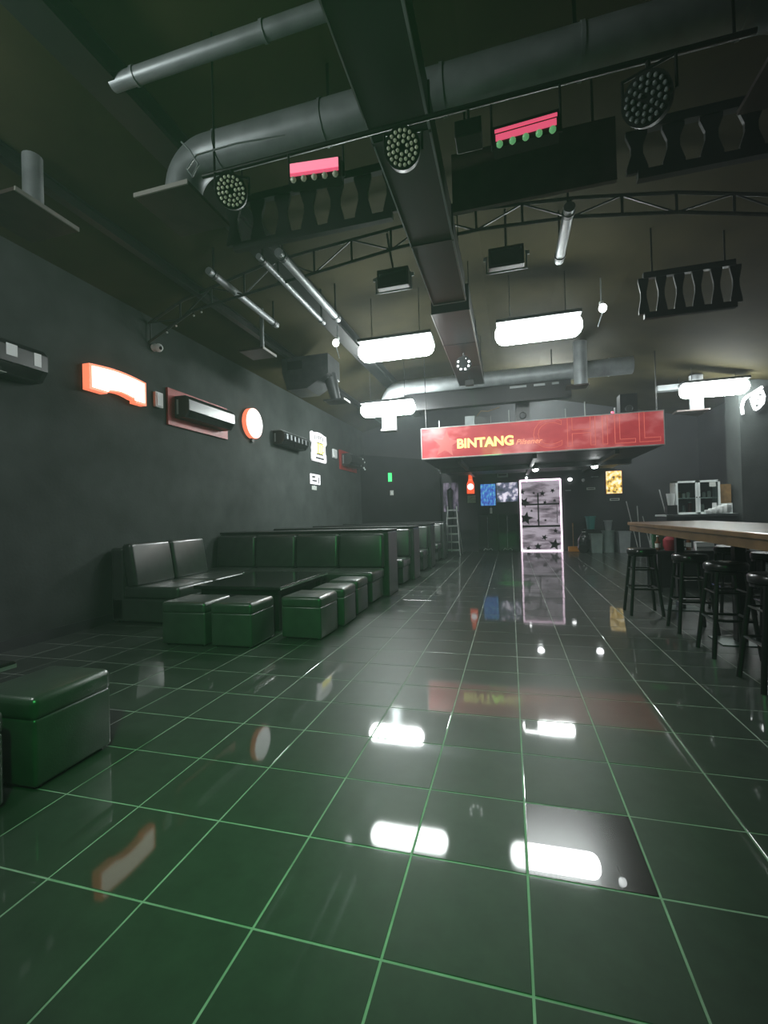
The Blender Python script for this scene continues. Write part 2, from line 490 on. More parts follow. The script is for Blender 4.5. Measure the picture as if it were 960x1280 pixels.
def arc(c, r, a0, a1, n=10):
    return [(c[0] + r * math.cos(a0 + (a1 - a0) * k / n), 0, c[1] + r * math.sin(a0 + (a1 - a0) * k / n)) for k in range(n + 1)]
def round_duct(label, y, z, x0, x1, r, ends, m='duct_metal', boards=()):
    """x0/x1: ends; ends: z at which the elbow at each end stops (None: plain end)"""
    o = thing('round_duct', label, 'duct', (0, y, 0), 0, 'round air ducts')
    R = r * 1.9
    pts = []
    if ends[0] is not None:
        pts += [(x0, 0, ends[0])] + [(p[0], 0, p[2]) for p in arc((x0 + R, z - R), R, PI, PI / 2)]
    else: pts += [(x0, 0, z)]
    k = int((x1 - x0) // .9)
    for q in range(1, k): pts.append((x0 + (x1 - x0) * q / k, 0, z))
    if ends[1] is not None:
        pts += [(p[0], 0, p[2]) for p in arc((x1 - R, z - R), R, PI / 2, 0)] + [(x1, 0, ends[1])]
    else: pts += [(x1, 0, z)]
    pts = sorted(pts, key=lambda p: 0) if False else pts
    obj('pipe', sweep(bmesh.new(), pts, r, 20), m, o, True)
    for q in range(0, k):
        x = x0 + R + .1 + (x1 - x0 - 2 * R - .2) * q / max(1, k - 1)
        obj('joint_ring', T((x - .012, 0, z), (x + .012, 0, z), r + .008, n=20), m, o, True)
    for e, x, bd in ((ends[0], x0, boards[0] if boards else None), (ends[1], x1, boards[1] if boards else None)):
        if e is not None and bd:
            b = obj('diffuser_board', BX(x - bd[0] / 2, x + bd[0] / 2, -bd[1] / 2, bd[1] / 2, e - .03, e), 'board_dark', o)
            obj('trim', BX(x - bd[0] / 2, x + bd[0] / 2, -bd[1] / 2 - .012, -bd[1] / 2, e - .032, e + .004), 'board_edge', b)
    for q in (0.3, .7):
        x = x0 + (x1 - x0) * q
        obj('hanger_strap', BX(x - .012, x + .012, -.003, .003, z + r - .005, roof_z(x)), 'steel_black', o)
    return o
round_duct('grey round duct with a bent elbow over the dance floor, boards under its ends', 2.12, 4.33, -2.66, 1.85, .15, (3.92, 3.92), boards=((.52, .55), (.6, .62)))
o = round_duct('grey round duct on a black beam crossing above the red beer sign', 9.22, 4.2, -2.72, 2.5, .18, (3.25, None), boards=((.34, .3), None))
bmn = obj('support_beam', BX(-2.3, 1.3, -.1, .1, 3.64, 4.015), 'duct_dark', o)
for x0, x1 in ((.05, .4), (.55, .78), (.92, 1.06)): obj('vent_slot', BX(x0, x1, -.106, -.1, 3.93, 3.975), 'duct_edge', bmn)
o = round_duct('thin grey pipe crossing close under the roof above the nearer round duct', 1.52, 4.5, -2.78, 2.9, .055, (None, None))

def duct_drop(label, x, y, z0, r, bw, bl, m='duct_metal', bm_='board_dark'):
    o = thing('duct_drop', label, 'duct', (x, y, z0), 0, 'duct drops with boards')
    obj('pipe', T((0, 0, .0), (0, 0, min(roof_z(x - r), roof_z(x + r)) - z0 - .01), r, n=16), m, o, True)
    b = obj('diffuser_board', BX(-bw * .7, bw * .3, -bl / 2, bl / 2, -.03, 0), bm_, o)
    obj('trim', BX(bw * .3, bw * .3 + .012, -bl / 2, bl / 2, -.032, .004), 'board_edge', b)
duct_drop('grey pipe drop with a dark board beside the wall, above the ottomans', -3.85, 1.72, 3.88, .075, .55, .55)
duct_drop('slim grey pipe drop with a small slatted board in front of the truss end', -3.6, 5.0, 3.78, .03, .4, .4)
duct_drop('short grey pipe drop with a flat board over the red beer sign', 1.42, 8.62, 3.72, .13, .4, .3)
duct_drop('grey pipe drop with a flat board under the lamp by the pillar', 3.9, 9.98, 3.3, .13, .6, .3)
o = thing('air_duct_length', 'short pale length of duct above the lamp by the pillar', 'duct', (4.0, 10.35, 3.93))
obj('body', BX(-.75, .6, -.1, .1, -.08, .04), 'duct_metal', o)
for x in (-.3, .3): obj('hanger_rod', T((x, 0, .04), (x, 0, roof_z(4.0 + x) - 3.93), .008, n=6), 'steel_black', o)

# straight pipes along the roof
for lab, x, y0, y1, z, r in (
        ('grey pipe running lengthwise under the roof beside the truss end', -3.4, 3.45, 5.1, 4.2, .045),
        ('grey pipe running lengthwise under the roof, outer one of the pair by the lamp', -2.70, 3.4, 5.3, 4.22, .035),
        ('grey pipe running lengthwise under the roof, inner one of the pair by the lamp', -2.45, 3.4, 5.25, 4.22, .05),
        ('grey pipe running lengthwise under the roof above the lamp beside the box duct', .63, 3.6, 4.6, 4.22, .055)):
    o = thing('roof_pipe', lab, 'pipe', (x, (y0 + y1) / 2, z), 0, 'pipes under the roof')
    L = y1 - y0
    obj('pipe', T((0, -L / 2, 0), (0, L / 2, 0), r, n=14), 'duct_metal', o, True)
    for y in (-L / 2 + .1, L / 2 - .1):
        obj('strap', BX(-.01, .01, y - .01, y + .01, r * .8, roof_z(x) - z), 'steel_black', o)
        obj('collar', T((0, y - .025, 0), (0, y + .025, 0), r + .008, n=14), 'steel_grey', o, True)

# exhaust hood near the left wall
o = thing('exhaust_hood', 'dark grey sheet-metal exhaust hood hanging near the beer mug sign', 'hood', (-3.6, 6.9, 3.6))
bm = bmesh.new()
prism(bm, [(-.52, .66), (.42, .66), (.42, .30), (-.02, .05), (-.42, .05), (-.52, .40)], 'xz', -.3, .3)
obj('body', bm, 'steel_grey', o)
obj('neck', T((.33, 0, .34), (.45, 0, -.16), .13, .09, 16), 'steel_grey', o, True)
b = obj('flange_board', BX(.26, .66, -.17, .17, -.19, -.16), 'steel_grey', o)
obj('trim', BX(.66, .672, -.17, .17, -.192, -.156), 'board_edge', b)
obj('grille', BX(-.4, -.1, -.315, -.3, .42, .58), 'steel_black', o)

# ------------------------------------------------------------------ ceiling lamps
def lamp(label, x, y, z, L=1.22, W=.34, H=.29, rz=0, m='lamp_glow', cover=True):
    o = thing('ceiling_lamp', label, 'lamp', (x, y, z), rz, 'big white ceiling lamps')
    bm = bmesh.new()
    box(bm, (0, 0, 0), (L, W, H), None, .135, 5)  # glowing body oversized to take in the bloom around slim tube battens
    obj('bloom_body', bm, m, o, True)
    if cover: obj('housing', BX(-L / 2 + .02, L / 2 - .02, -W / 2 + .01, W / 2 - .01, H / 2 - .012, H / 2 + .035), 'steel_grey', o)
    else: obj('spine', BX(-L / 2 + .1, L / 2 - .1, -.03, .03, H / 2 - .012, H / 2 + .035), 'steel_grey', o)
    for s in (-1, 1):
        xx = s * L * .32
        obj('hanger_rod', T((xx, 0, H / 2 + .035), (xx, 0, roof_z(x + xx * math.cos(rz)) - z), .006, n=6), 'steel_grey', o)
    return o
lamp('long white glowing ceiling lamp over the booths beside the box duct', -1.70, 5.82, 3.87)
lamp('long white glowing ceiling lamp between the box duct and the small round spot', .45, 5.88, 3.90)
lamp('long white glowing ceiling lamp hanging beside the left end of the red sign', -2.56, 8.5, 3.58, m='lamp_glow_strong')
lamp('long white glowing ceiling lamp hanging behind the round duct above the red sign', .78, 11.0, 4.27, m='lamp_glow_strong')
lamp('long white glowing ceiling lamp hanging beside the pillar', 4.08, 9.6, 3.64, m='lamp_glow_mid')
lamp('long white glowing ceiling lamp over the ottomans by the green-topped low table', -3.75, -.4, 3.85, rz=PI / 2, m='lamp_glow_dim', cover=False)

def rod_spot(label, x, y, z):
    o = thing('rod_spot', label, 'spotlight', (x, y, z), 0, 'small round spots on rods')
    obj('bulb', sphere(bmesh.new(), (0, 0, 0), .055, (1, 1, 1.15)), 'bulb_glow', o, True)
    obj('socket', T((0, .03, .03), (0, .1, .12), .035, n=12), 'white_plastic', o, True)
    obj('rod', T((0, .1, .12), (0, .1, roof_z(x) - z), .01, n=8), 'duct_metal', o)
    obj('arm', T((0, 0, -.05), (-.09 if x > 0 else .09, -.1, -.3), .008, n=6), 'duct_metal', o)
rod_spot('small round white spot on a rod above the bar side, beside the big lamp', 1.36, 6.0, 4.15)
rod_spot('small round white spot on a rod beside the exhaust hood', -2.76, 5.94, 4.15)

# party lights on a lighting bar
o = thing('lighting_bar', 'black pipe carrying the round party lights under the box duct', 'pipe', (0, 1.62, 3.72))
obj('pipe', T((-2.1, 0, 0), (1.3, 0, 0), .016, n=12), 'steel_black', o, True)
for x in (-2.0, 1.2): obj('hanger_rod', T((x, 0, 0), (x, 0, roof_z(x) - 3.72), .008, n=6), 'steel_black', o)
def par(label, x, y, z, r=.125, rx=.5, rz=0, body='steel_black', lens='led_lens', hang=None):
    o = thing('par_light', label, 'stage light', (x, y, z), rz, 'round party lights')
    R = Euler((rx, 0, 0)).to_matrix()      # lens looks to -y, tilted down
    def q(p): return R @ Vector(p)
    bm = bmesh.new(); sweep(bm, [q((0, -.01, 0)), q((0, .10, 0)), q((0, .2, 0)), q((0, .26, 0))], [r, r * 1.02, r * .85, r * .45], 24)
    obj('can', bm, body, o, True)
    bm = bmesh.new(); sweep(bm, [q((0, -.035, 0)), q((0, .0, 0))], [r * 1.06, r * 1.06], 24); obj('rim', bm, body, o, True)
    for ring, n in ((0, 1), (.3, 6), (.56, 12), (.82, 18)):
        for k in range(n):
            a = 2 * PI * (k + ring) / n
            p = q((r * ring * math.cos(a), -.045, r * ring * math.sin(a)))
            if n > 1: obj('led', sphere(bmesh.new(), p, r * .105, u=8, v=5), lens, o, True)
    hz = 3.703 - z if hang is None else hang
    bm = bmesh.new()
    for s in (-1, 1): tube(bm, q((s * (r + .015), .08, 0)), (s * (r + .015), .07, hz - .04), .009, n=6)
    tube(bm, (-(r + .02), .07, hz - .04), (r + .02, .07, hz - .04), .009, n=6)
    tube(bm, (0, .07, hz - .04), (0, .07, hz), .014, n=8)
    obj('bracket', bm, 'steel_black', o)
    return o
par('round party light with many pale LEDs beside the duct elbow', -1.82, 1.55, 3.50, .10, rz=.5)
par('round party light with many pale LEDs under the box duct', -.60, 1.55, 3.50, .105, rz=.15)
par('round party light with dim grey LEDs nearest the bar side of the lighting bar', .76, 1.55, 3.44, .115, rz=-.4, lens='grey_plastic')
o = thing('cable', 'thin cable looped on the lighting bar beside the duct elbow', 'cable', (-2.02, 1.50, 3.63))
bm = bmesh.new()
sweep(bm, [(-.12, -.05, .22), (-.05, -.05, .14), (.02, -.06, .02), (-.03, -.06, -.05), (-.08, -.05, .02), (.0, -.05, .1), (.3, -.02, .13), (.62, .05, .16)], .006, 6)
obj('cord', bm, 'grey_plastic', o, True)

def led_bar(label, x, y, z, L, dark, rz=0):
    o = thing('led_bar', label, 'stage light', (x, y, z), rz, 'pink LED bars')
    obj('body', BX(-L / 2, L / 2, 0, .09, -.06, .07), 'steel_black', o)
    a, b = ('led_pink', 'led_pink_pale') if not dark else ('led_pink', 'led_pink')
    if not dark: obj('light_strip', BX(-L / 2 + .015, L / 2 - .015, -.008, 0, .0, .062), b, o)
    else: obj('light_strip', BX(-L / 2 + .01, L / 2 - .01, -.008, 0, .028, .045), b, o)
    obj('light_strip', BX(-L / 2 + .015, L / 2 - .015, -.008, 0, -.022, -.004 if not dark else .014), a, o)
    for k in range(5):
        xx = -L / 2 + L * (k + .5) / 5
        obj('lens', sphere(bmesh.new(), (xx, -.004, -.045), .02, u=10, v=7), 'led_green' if dark else 'led_lens', o, True)
    for s in (-1, 1):
        obj('bracket', T((s * (L / 2 + .01), .05, -.03), (s * (L / 2 + .01), .04, 3.70 - z), .008, n=6), 'steel_black', o)
led_bar('pink glowing LED bar with five clear lenses beside the baluster panel', -1.21, 1.58, 3.53, .36, False, .12)
led_bar('dark pink LED bar with five green lenses on the bar side of the box duct', .13, 1.58, 3.46, .37, True, -.05)

def flood(label, x, y, z):
    o = thing('strobe_light', label, 'stage light', (x, y, z), 0, 'strobe lights hung on the truss')
    obj('housing', BX(-.2, .2, -.06, .1, .03, .26, .01), 'steel_black', o)
    obj('glass', BX(-.17, .17, -.068, -.06, .06, .22), 'glass_dark', o)
    bm = bmesh.new()
    tube(bm, (-.235, 0, 0), (.235, 0, 0), .011, n=8)
    for s in (-1, 1): tube(bm, (s * .225, 0, -.005), (s * .225, 0, .2), .009, n=6)
    obj('yoke', bm, 'duct_metal', o)
    for s in (-1, 1): obj('knob', T((s * .22, 0, .17), (s * .26, 0, .17), .022, n=10), 'grey_plastic', o, True)
    obj('clamp', T((0, 0, .26), (0, -.28, roof_z(x) - z - .2), .014, n=8), 'steel_black', o)
flood('black strobe light with a pale yoke hung beside the booth side of the box duct', -1.34, 4.3, 4.03)
flood('black strobe light with a pale yoke hung on the bar side of the box duct', .02, 4.3, 4.05)

o = thing('ring_light', 'small black party light with a ring of white LEDs under the box duct', 'stage light', (-.70, 6.5, 3.72))
obj('housing', T((0, .06, .03), (0, -.04, 0), .13, n=20), 'steel_black', o, True)
for k in range(8):
    a = 2 * PI * k / 8 + .3
    obj('led', sphere(bmesh.new(), (.095 * math.cos(a), -.05, .095 * math.sin(a)), .016, u=8, v=6), 'bulb_glow', o, True)
obj('stem', T((0, .05, .1), (0, .05, .215), .02, n=8), 'steel_black', o)

# ------------------------------------------------------------------ things on the left wall
WX = XL + .002
def lightbox(name, label, pts, depth, face, rim, inset=.03):
    """pts in (y, z); face proud of the coloured rim"""
    cy = sum(p[0] for p in pts) / len(pts); cz = sum(p[1] for p in pts) / len(pts)
    o = thing(name, label, 'sign', (WX, cy, cz), 0, 'lit signs on the wall')
    loc = [(a - cy, b - cz) for a, b in pts]
    obj('case', prism(bmesh.new(), loc, 'yz', 0, depth), rim, o)
    sm = [(a * (1 - inset / .4), b * (1 - inset / .18) if abs(b) < .2 else b * (1 - inset / .3)) for a, b in loc]
    obj('face', prism(bmesh.new(), sm, 'yz', depth, depth + .006), face, o)
    return o, cy, cz
top = [(2.98 + .86 * k / 10, 3.10 + .035 * math.sin(PI * k / 10)) for k in range(11)]
bot = [(3.84, 2.79), (3.66, 2.79), (3.66, 2.83)] + [(3.62 - .38 * k / 6, 2.83 + .03 * math.sin(PI * k / 6)) for k in range(7)] + [(3.22, 2.80), (2.98, 2.80)]
lightbox('light_box', 'glowing peach banner-shaped light box with an orange rim on the dark wall', top + bot, .10, 'lightbox_peach', 'lightbox_orange')
ring = [(6.56 + .29 * math.cos(2 * PI * k / 32), 3.07 + .29 * math.sin(2 * PI * k / 32)) for k in range(32)]
o, cy, cz = lightbox('light_box', 'glowing round white light box between two wall units', ring, .09, 'lightbox_white', 'lightbox_orange', .012)
obj('bracket', BX(.0, .05, -.03, .03, -.36, -.27), 'steel_black', o)

# mug sign
o = thing('mug_sign', 'white lit cut-out sign with a yellow beer mug and dark arched lettering', 'sign', (WX, 9.75, 3.05))
pts = [(-.48, .12), (-.48, .32), (-.44, .36)] + [(-.36 + .72 * k / 8, .34 + .04 * math.sin(PI * k / 8)) for k in range(9)] + [(.46, .34), (.48, .12), (.38, .06), (.40, -.14), (.44, -.18), (.44, -.34), (.40, -.38), (-.40, -.38), (-.44, -.34), (-.44, -.18), (-.40, -.14), (-.44, -.06), (-.38, .06)]
obj('plate', prism(bmesh.new(), pts, 'yz', 0, .05), 'sign_white', o)
m = obj('mug', BX(.05, .066, -.16, .17, -.17, .09), 'lightbox_yellow', o)
for y in (-.06, .06): obj('mug_rib', BX(.066, .07, y - .012, y + .012, -.15, .06), 'sign_white', m)
obj('mug_outline', BX(.05, .060, -.19, .20, -.20, -.17), 'ink', o)
obj('mug_outline', BX(.05, .060, -.19, .20, .09, .115), 'ink', o)
bm = bmesh.new(); sweep(bm, [(.058, .17, .06), (.058, .28, .04), (.058, .28, -.1), (.058, .17, -.12)], .018, 8); obj('mug_handle', bm, 'lightbox_yellow', o, True)
for k in range(8):      # unreadable arched lettering, kept as dark strokes
    y = -.30 + .086 * k
    obj('letter_stroke', BX(.05, .056, y - .012, y + .012, .17 + .03 * math.sin(PI * k / 7), .27 + .03 * math.sin(PI * k / 7)), 'ink', o)
obj('small_print', BX(.05, .056, -.26, .26, -.31, -.27), 'ink', o)
obj('cable', T((.02, 0, -.38), (.02, 0, -.50), .012, n=6), 'steel_black', o)

o = thing('notice_sign', 'white rectangular notice sign with dark marks below the mug sign', 'sign', (WX, 9.5, 2.2))
obj('plate', BX(0, .03, -.30, .30, -.13, .13, .012), 'sign_white', o)
obj('print', BX(.03, .034, -.22, -.04, .03, .08), 'ink', o); obj('print', BX(.03, .034, -.22, .06, -.06, -.02), 'ink', o)
bm = bmesh.new(); box(bm, (.032, .17, -.02), (.004, .05, .16)); obj('print', bm, 'ink', o)
o = thing('wall_card', 'small plain white card below the notice sign', 'card', (WX, 9.45, 1.98))
obj('card', BX(0, .008, -.14, .14, -.05, .05), 'paper', o); obj('tape', BX(.008, .009, -.03, .03, .03, .06), 'white_plastic', o)

def small_box(label, y, z, w, h, m='white_plastic'):
    o = thing('emergency_light', label, 'light', (WX, y, z), 0, 'small white wall boxes')
    obj('case', BX(0, .05, -w / 2, w / 2, -h / 2, h / 2, .012), m, o)
    obj('cover', BX(.05, .062, -w / 2 + .02, w / 2 - .02, -h / 2 + .02, h / 2 - .02, .005), 'lightbox_white' if False else 'white_plastic', o)
    return o
small_box('small white upright box between the peach light box and the red board', 4.14, 2.95, .15, .22)
small_box('small white upright box between the mug sign and the red-backed unit', 10.85, 3.02, .28, .26)

def split_ac(label, y0, y1, z0, z1, front, red=True, depth=.24):
    o = thing('air_conditioner', label, 'air conditioner', (WX, (y0 + y1) / 2, (z0 + z1) / 2), 0, 'wall units')
    L, H = y1 - y0, z1 - z0
    d0 = .0
    if red:
        obj('back_board', BX(0, .035, -L / 2 - .14, L / 2 + .14, -H / 2 - .12, H / 2 + .10), 'red_board', o); d0 = .035
    prof = [(d0, H / 2), (d0 + depth * .8, H / 2), (d0 + depth, H / 2 - .06), (d0 + depth, -H / 2 + .10), (d0 + depth * .7, -H / 2), (d0, -H / 2)]
    bm = prism(bmesh.new(), [(a, b) for a, b in prof], 'xz', -L / 2, L / 2)
    obj('body', bm, 'dark_plastic', o)
    obj('front_panel', BX(d0 + depth, d0 + depth + .008, -L / 2 + .01, L / 2 - .01, -H / 2 + .10, H / 2 - .07), front, o)
    vane = obj('louvre', B((d0 + depth * .86, 0, -H / 2 + .05), (.008, L - .1, .11), (0, .75, 0)), 'black_gloss', o)
    obj('stripe', BX(d0 + .03, d0 + .034 + .03, -L / 2 - .003, -L / 2, -H / 2 + .05, H / 2 - .05), 'grey_plastic', o)
    return o
split_ac('grey-fronted wall air conditioner on a dark red board beside the peach light box', 4.46, 5.62, 2.76, 3.08, 'ac_front')
o = split_ac('glossy black wall air conditioner beside the round light box', 7.42, 8.62, 2.80, 3.08, 'black_gloss', False, .26)
obj('top_plate', BX(0, .2, -.62, .62, .14, .15), 'ac_front', o)
for k in range(6): obj('front_rib', BX(.26, .275, -.5 + k * .18, -.44 + k * .18, -.03, .08), 'duct_metal', o)
o = split_ac('black wall unit on a bright red board in the back corner', 11.4, 12.6, 2.75, 3.1, 'dark_plastic', True, .3)
for k, (y, z) in enumerate(((.45, .1), (.62, .02), (.55, -.16), (.66, -.2))): obj('indicator', sphere(bmesh.new(), (.34, y, z), .03, u=8, v=6), 'white_plastic', o, True)
o = split_ac('black wall air conditioner with two white stickers on its end, next to the ottomans', 1.35, 2.36, 2.68, 3.0, 'dark_plastic', False, .26)
obj('sticker', BX(.268, .272, .10, .20, .0, .11), 'white_plastic', o)
obj('sticker', BX(.268, .272, .36, .43, -.03, .10), 'white_plastic', o)
obj('sticker', BX(.1, .24, -.05, .12, -.168, -.163), 'paper', o)

o = thing('dome_camera', 'white dome security camera at the end of the truss', 'camera', (WX + .02, 4.1, 3.68))
obj('mount', T((-.02, 0, 0), (.03, 0, 0), .05, n=16), 'white_plastic', o, True)
obj('dome', sphere(bmesh.new(), (.07, 0, -.01), .058), 'white_plastic', o, True)
obj('lens', sphere(bmesh.new(), (.115, -.015, -.025), .024, u=10, v=8), 'dark_plastic', o, True)

# string of little bulbs along the truss end
for k, (x, z) in enumerate(((-4.45, 3.83), (-4.3, 3.9), (-4.02, 4.0), (-3.9, 4.03))):
    o = thing('fairy_bulb', ['tiny pale bulb on the truss, first from the security camera', 'tiny pale bulb on the truss, second from the security camera', 'tiny pale bulb on the truss, third from the security camera', 'tiny pale bulb on the truss, fourth from the security camera'][k], 'bulb', (x, 3.97, z), 0, 'tiny bulbs on the truss')
    obj('bulb', sphere(bmesh.new(), (0, 0, -.03), .014, u=8, v=6), 'white_plastic', o, True)
    obj('socket', T((0, 0, -.02), (0, 0, .02), .008, n=6), 'steel_black', o)

# back-left closet wall
o = thing('exit_sign', 'glowing green exit sign on the dark closet wall', 'sign', (-3.77, 13.245, 2.48))
obj('case', BX(-.09, .09, -.04, 0, -.16, .16), 'steel_black', o)
obj('face', BX(-.07, .05, -.046, -.04, -.14, .14), 'exit_green', o)
o = thing('wall_switch', 'small white switch plate below the green exit sign', 'switch', (-3.74, 13.248, 1.97))
obj('plate', BX(-.06, .06, -.012, 0, -.08, .08, .004), 'paper', o); obj('rocker', BX(-.025, .025, -.018, -.012, -.04, .04), 'white_plastic', o)

# ------------------------------------------------------------------ red beer sign and mezzanine
mz = thing('mezzanine', 'black raised platform behind the red beer sign', 'platform', (.52, 8.907, 2.45))
obj('deck', BX(-2.38, 2.38,   .04, 4.60, 0, .10), 'dark_paint', mz)
for x in (-1.6, 0, 1.6): obj('joist', BX(x - .04, x + .04, .08, 4.6, -.09, 0), 'steel_black', mz)
obj('cross_beam', BX(-2.35, 2.36, 2.2, 2.34, -.12, -.0), 'steel_grey', mz)

sg = thing('beer_sign', 'long red sign reading BINTANG Pilsener with a pale star and outlined letters', 'sign', (.52, 8.80, 2.80), 0)
obj('box', BX(-2.4, 2.4, .02, .14, -.34, .34), 'steel_black', sg)
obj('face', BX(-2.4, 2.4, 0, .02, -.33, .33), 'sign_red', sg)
for z0, z1 in ((.325, .345), (-.345, -.325)): obj('edge_trim', BX(-2.41, 2.41, -.008, .146, z0, z1), 'sign_edge', sg)
for x in (-2.41, 2.395): obj('edge_trim', BX(x, x + .015, -.008, .146, -.345, .345), 'sign_edge', sg)
for x in (-2.3, 2.3): obj('hanger_rod', T((x, .07, .34), (x, .07, roof_z(.52 + x) - 2.8), .010, n=8), 'steel_black', sg)
FR = (PI / 2, 0, 0)
obj('star', prism(bmesh.new(), star(-1.86, -.04, .30, rot=.1), 'xz', -.004, 0), 'sign_pale', sg)
text('lettering', 'BINTANG', .275, 'sign_yellow', sg, (-1.02, -.003, -.06), FR, offset=.009, sx=1.0)
text('lettering', 'Pilsener', .155, 'sign_line', sg, (-.13, -.003, -.10), FR, shear=.35, offset=.001, sx=1.05)
text('outlined_lettering', 'CHILL', .86, 'sign_outline', sg, (1.14, -.003, -.0), FR, outline=.006, sx=1.05)

# spots under the platform
def under_spot(label, x, y, z, es='spot_glow', lw=12):
    o = thing('platform_spot', label, 'spotlight', (x, y, z), 0, 'small spots under the platform')
    obj('can', T((0, 0, 0), (0, 0, .06), .075, n=18), 'steel_grey', o, True)
    obj('stem', T((0, 0, .06), (0, 0, 2.4485 - z), .02, n=8), 'steel_grey', o)
    obj('glass', sphere(bmesh.new(), (0, 0, 0), .075, (1, 1, .7), 16, 8), es, o, True)
    return o
under_spot('bright white spot under the platform in front of the star door', .63, 10.98, 2.30)
under_spot('bright white spot under the platform beside the star door', 2.02, 10.98, 2.30)

# what stands on the platform
def dj(name, label, cat, x, y=9.15, z=2.55):
    return thing(name, label, cat, (x, y, z), 0, 'equipment on the platform')
o = dj('mixer', 'flat black mixer with pale faders on the platform', 'mixer', 1.55)
obj('case', BX(-.62, .28, -.05, .25, .46, .58), 'dark_plastic', o); obj('stand', BX(-.57, .23, 0, .2, 0, .46), 'dark_paint', o)
for x in (-.52, -.37, -.12, .03): obj('fader', BX(x, x + .1, .02, .2, .58, .60), 'paper', o)
o = dj('amplifier', 'pale box with wires and a dark unit on the platform', 'amplifier', -.78)
obj('case', BX(-.16, .05, 0, .3, 0, .86), 'grey_plastic', o); obj('unit', BX(.06, .4, .02, .3, 0, .84), 'dark_plastic', o)
bm = bmesh.new(); sweep(bm, [(.1, -.01, .84), (.2, -.01, .95), (.35, -.01, .93), (.6, .0, 1.0)], .008, 6); obj('wire', bm, 'brown_card', o, True)
for lab, x, h, wd, m in (('tall black loudspeaker on the platform beside the pale box', .32, 1.2, .3, 'dark_plastic'),
                         ('tall black loudspeaker on the platform at the end over the bar side', 2.5, 1.15, .34, 'dark_plastic')):
    o = dj('loudspeaker', lab, 'speaker', x, 9.6)
    obj('cabinet', BX(-wd / 2, wd / 2, 0, .3, 0, h), m, o)
    for z, r in ((h * .72, .08), (h * .35, .12)): obj('cone', T((0, -.02, z), (0, 0, z), r * .8, r, 18), 'steel_grey', o, True)
for x, yy, lab in ((-1.55, 9.32, 'thin pale stand on the platform near the star on the red sign'), (.02, 9.32, 'thin pale stand on the platform beside the tall loudspeaker'),
                   (1.22, 9.55, 'thin pale stand on the platform behind the flat mixer'), (1.62, 9.55, 'thin pale stand on the platform between the mixer and the red light'),
                   (2.2, 9.5, 'thin pale stand on the platform behind the red light')):
    o = dj('microphone_stand', lab, 'stand', x, yy)
    obj('pole', T((0, 0, 0), (0, 0, .95 + .1 * math.sin(x * 5)), .014, n=8), 'pole_grey', o)
    obj('base', T((0, 0, 0), (0, 0, .02), .10, n=16), 'steel_black', o)
o = dj('red_indicator', 'small unit with a red light on the platform', 'electronics', 2.06, 9.05)
obj('case', BX(-.15, .15, -.02, .25, 0, .64), 'dark_plastic', o); obj('light', sphere(bmesh.new(), (0, -.02, .66), .025, u=8, v=6), 'red_led', o, True)

# ------------------------------------------------------------------ back wall: doors, signs, posters
BY = YB
d = struct(obj('door_1', BX(.30, 1.48, BY - .05, BY, .0, 2.2), 'street_view'))
pane = obj('pane', BX(.33, 1.45, BY - .058, BY - .05, .04, 2.16), 'cabinet_glass', d)
for a, b in (((.30, 0), (.30, 2.2)), ((1.48, 0), (1.48, 2.2)), ((.30, 2.2), (1.48, 2.2)), ((.30, .02), (1.48, .02))):
    obj('light_tube', T((a[0], BY - .07, a[1]), (b[0], BY - .07, b[1]), .022, n=10), 'neon_pink', d, True)
obj('rail', BX(.34, 1.44, BY - .064, BY - .058, 1.42, 1.47), 'ink', d)
obj('rail', BX(.80, .84, BY - .064, BY - .058, .75, 1.8), 'ink', d)
obj('rail', BX(.34, 1.44, BY - .064, BY - .058, .74, .80), 'ink', d)
obj('door_handle', T((1.36, BY - .11, .85), (1.36, BY - .11, 1.4), .014, n=10), 'chrome', d, True)
for x, z, R, a in ((1.27, .20, .19, .2), (.78, .15, .12, 0), (.50, .09, .09, .3), (.98, .42, .10, .4), (.42, 1.52, .17, .5), (.45, 1.02, .22, .2), (.36, 1.85, .10, .1),
                   (.95, 1.78, .10, .1), (1.02, 1.5, .07, .3), (1.25, 1.85, .08, .6), (.70, 1.8, .05, 0), (1.3, 1.55, .06, 0), (.62, 1.25, .05, .2), (1.02, .95, .05, 0), (.80, .95, .05, .2), (1.3, .62, .08, .1)):
    obj('star_sticker', prism(bmesh.new(), star(x, z, R, rot=a), 'xz', BY - .066, BY - .058), 'ink', d)
d2 = struct(obj('door_2', BX(-1.02, .24, BY - .07, BY, 0, 1.18), 'steel_black'))
for x0, x1, hx in ((-1.0, -.41, -.72), (-.38, .22, -.12)):
    lf = obj('leaf', BX(x0, x1, BY - .085, BY - .07, .02, 1.16), 'glass_dark', d2)
    obj('pull_bar', T((hx, BY - .13, .05), (hx, BY - .13, 1.12), .014, n=10), 'chrome', lf, True)
    bm = bmesh.new()
    for s in (-1, 1): sweep(bm, [(hx, BY - .13, .06), (hx + s * .09, BY - .12, .10), (hx + s * .14, BY - .12, .04)], .012, 6)
    obj('scroll_ornament', bm, 'alu', lf, True)

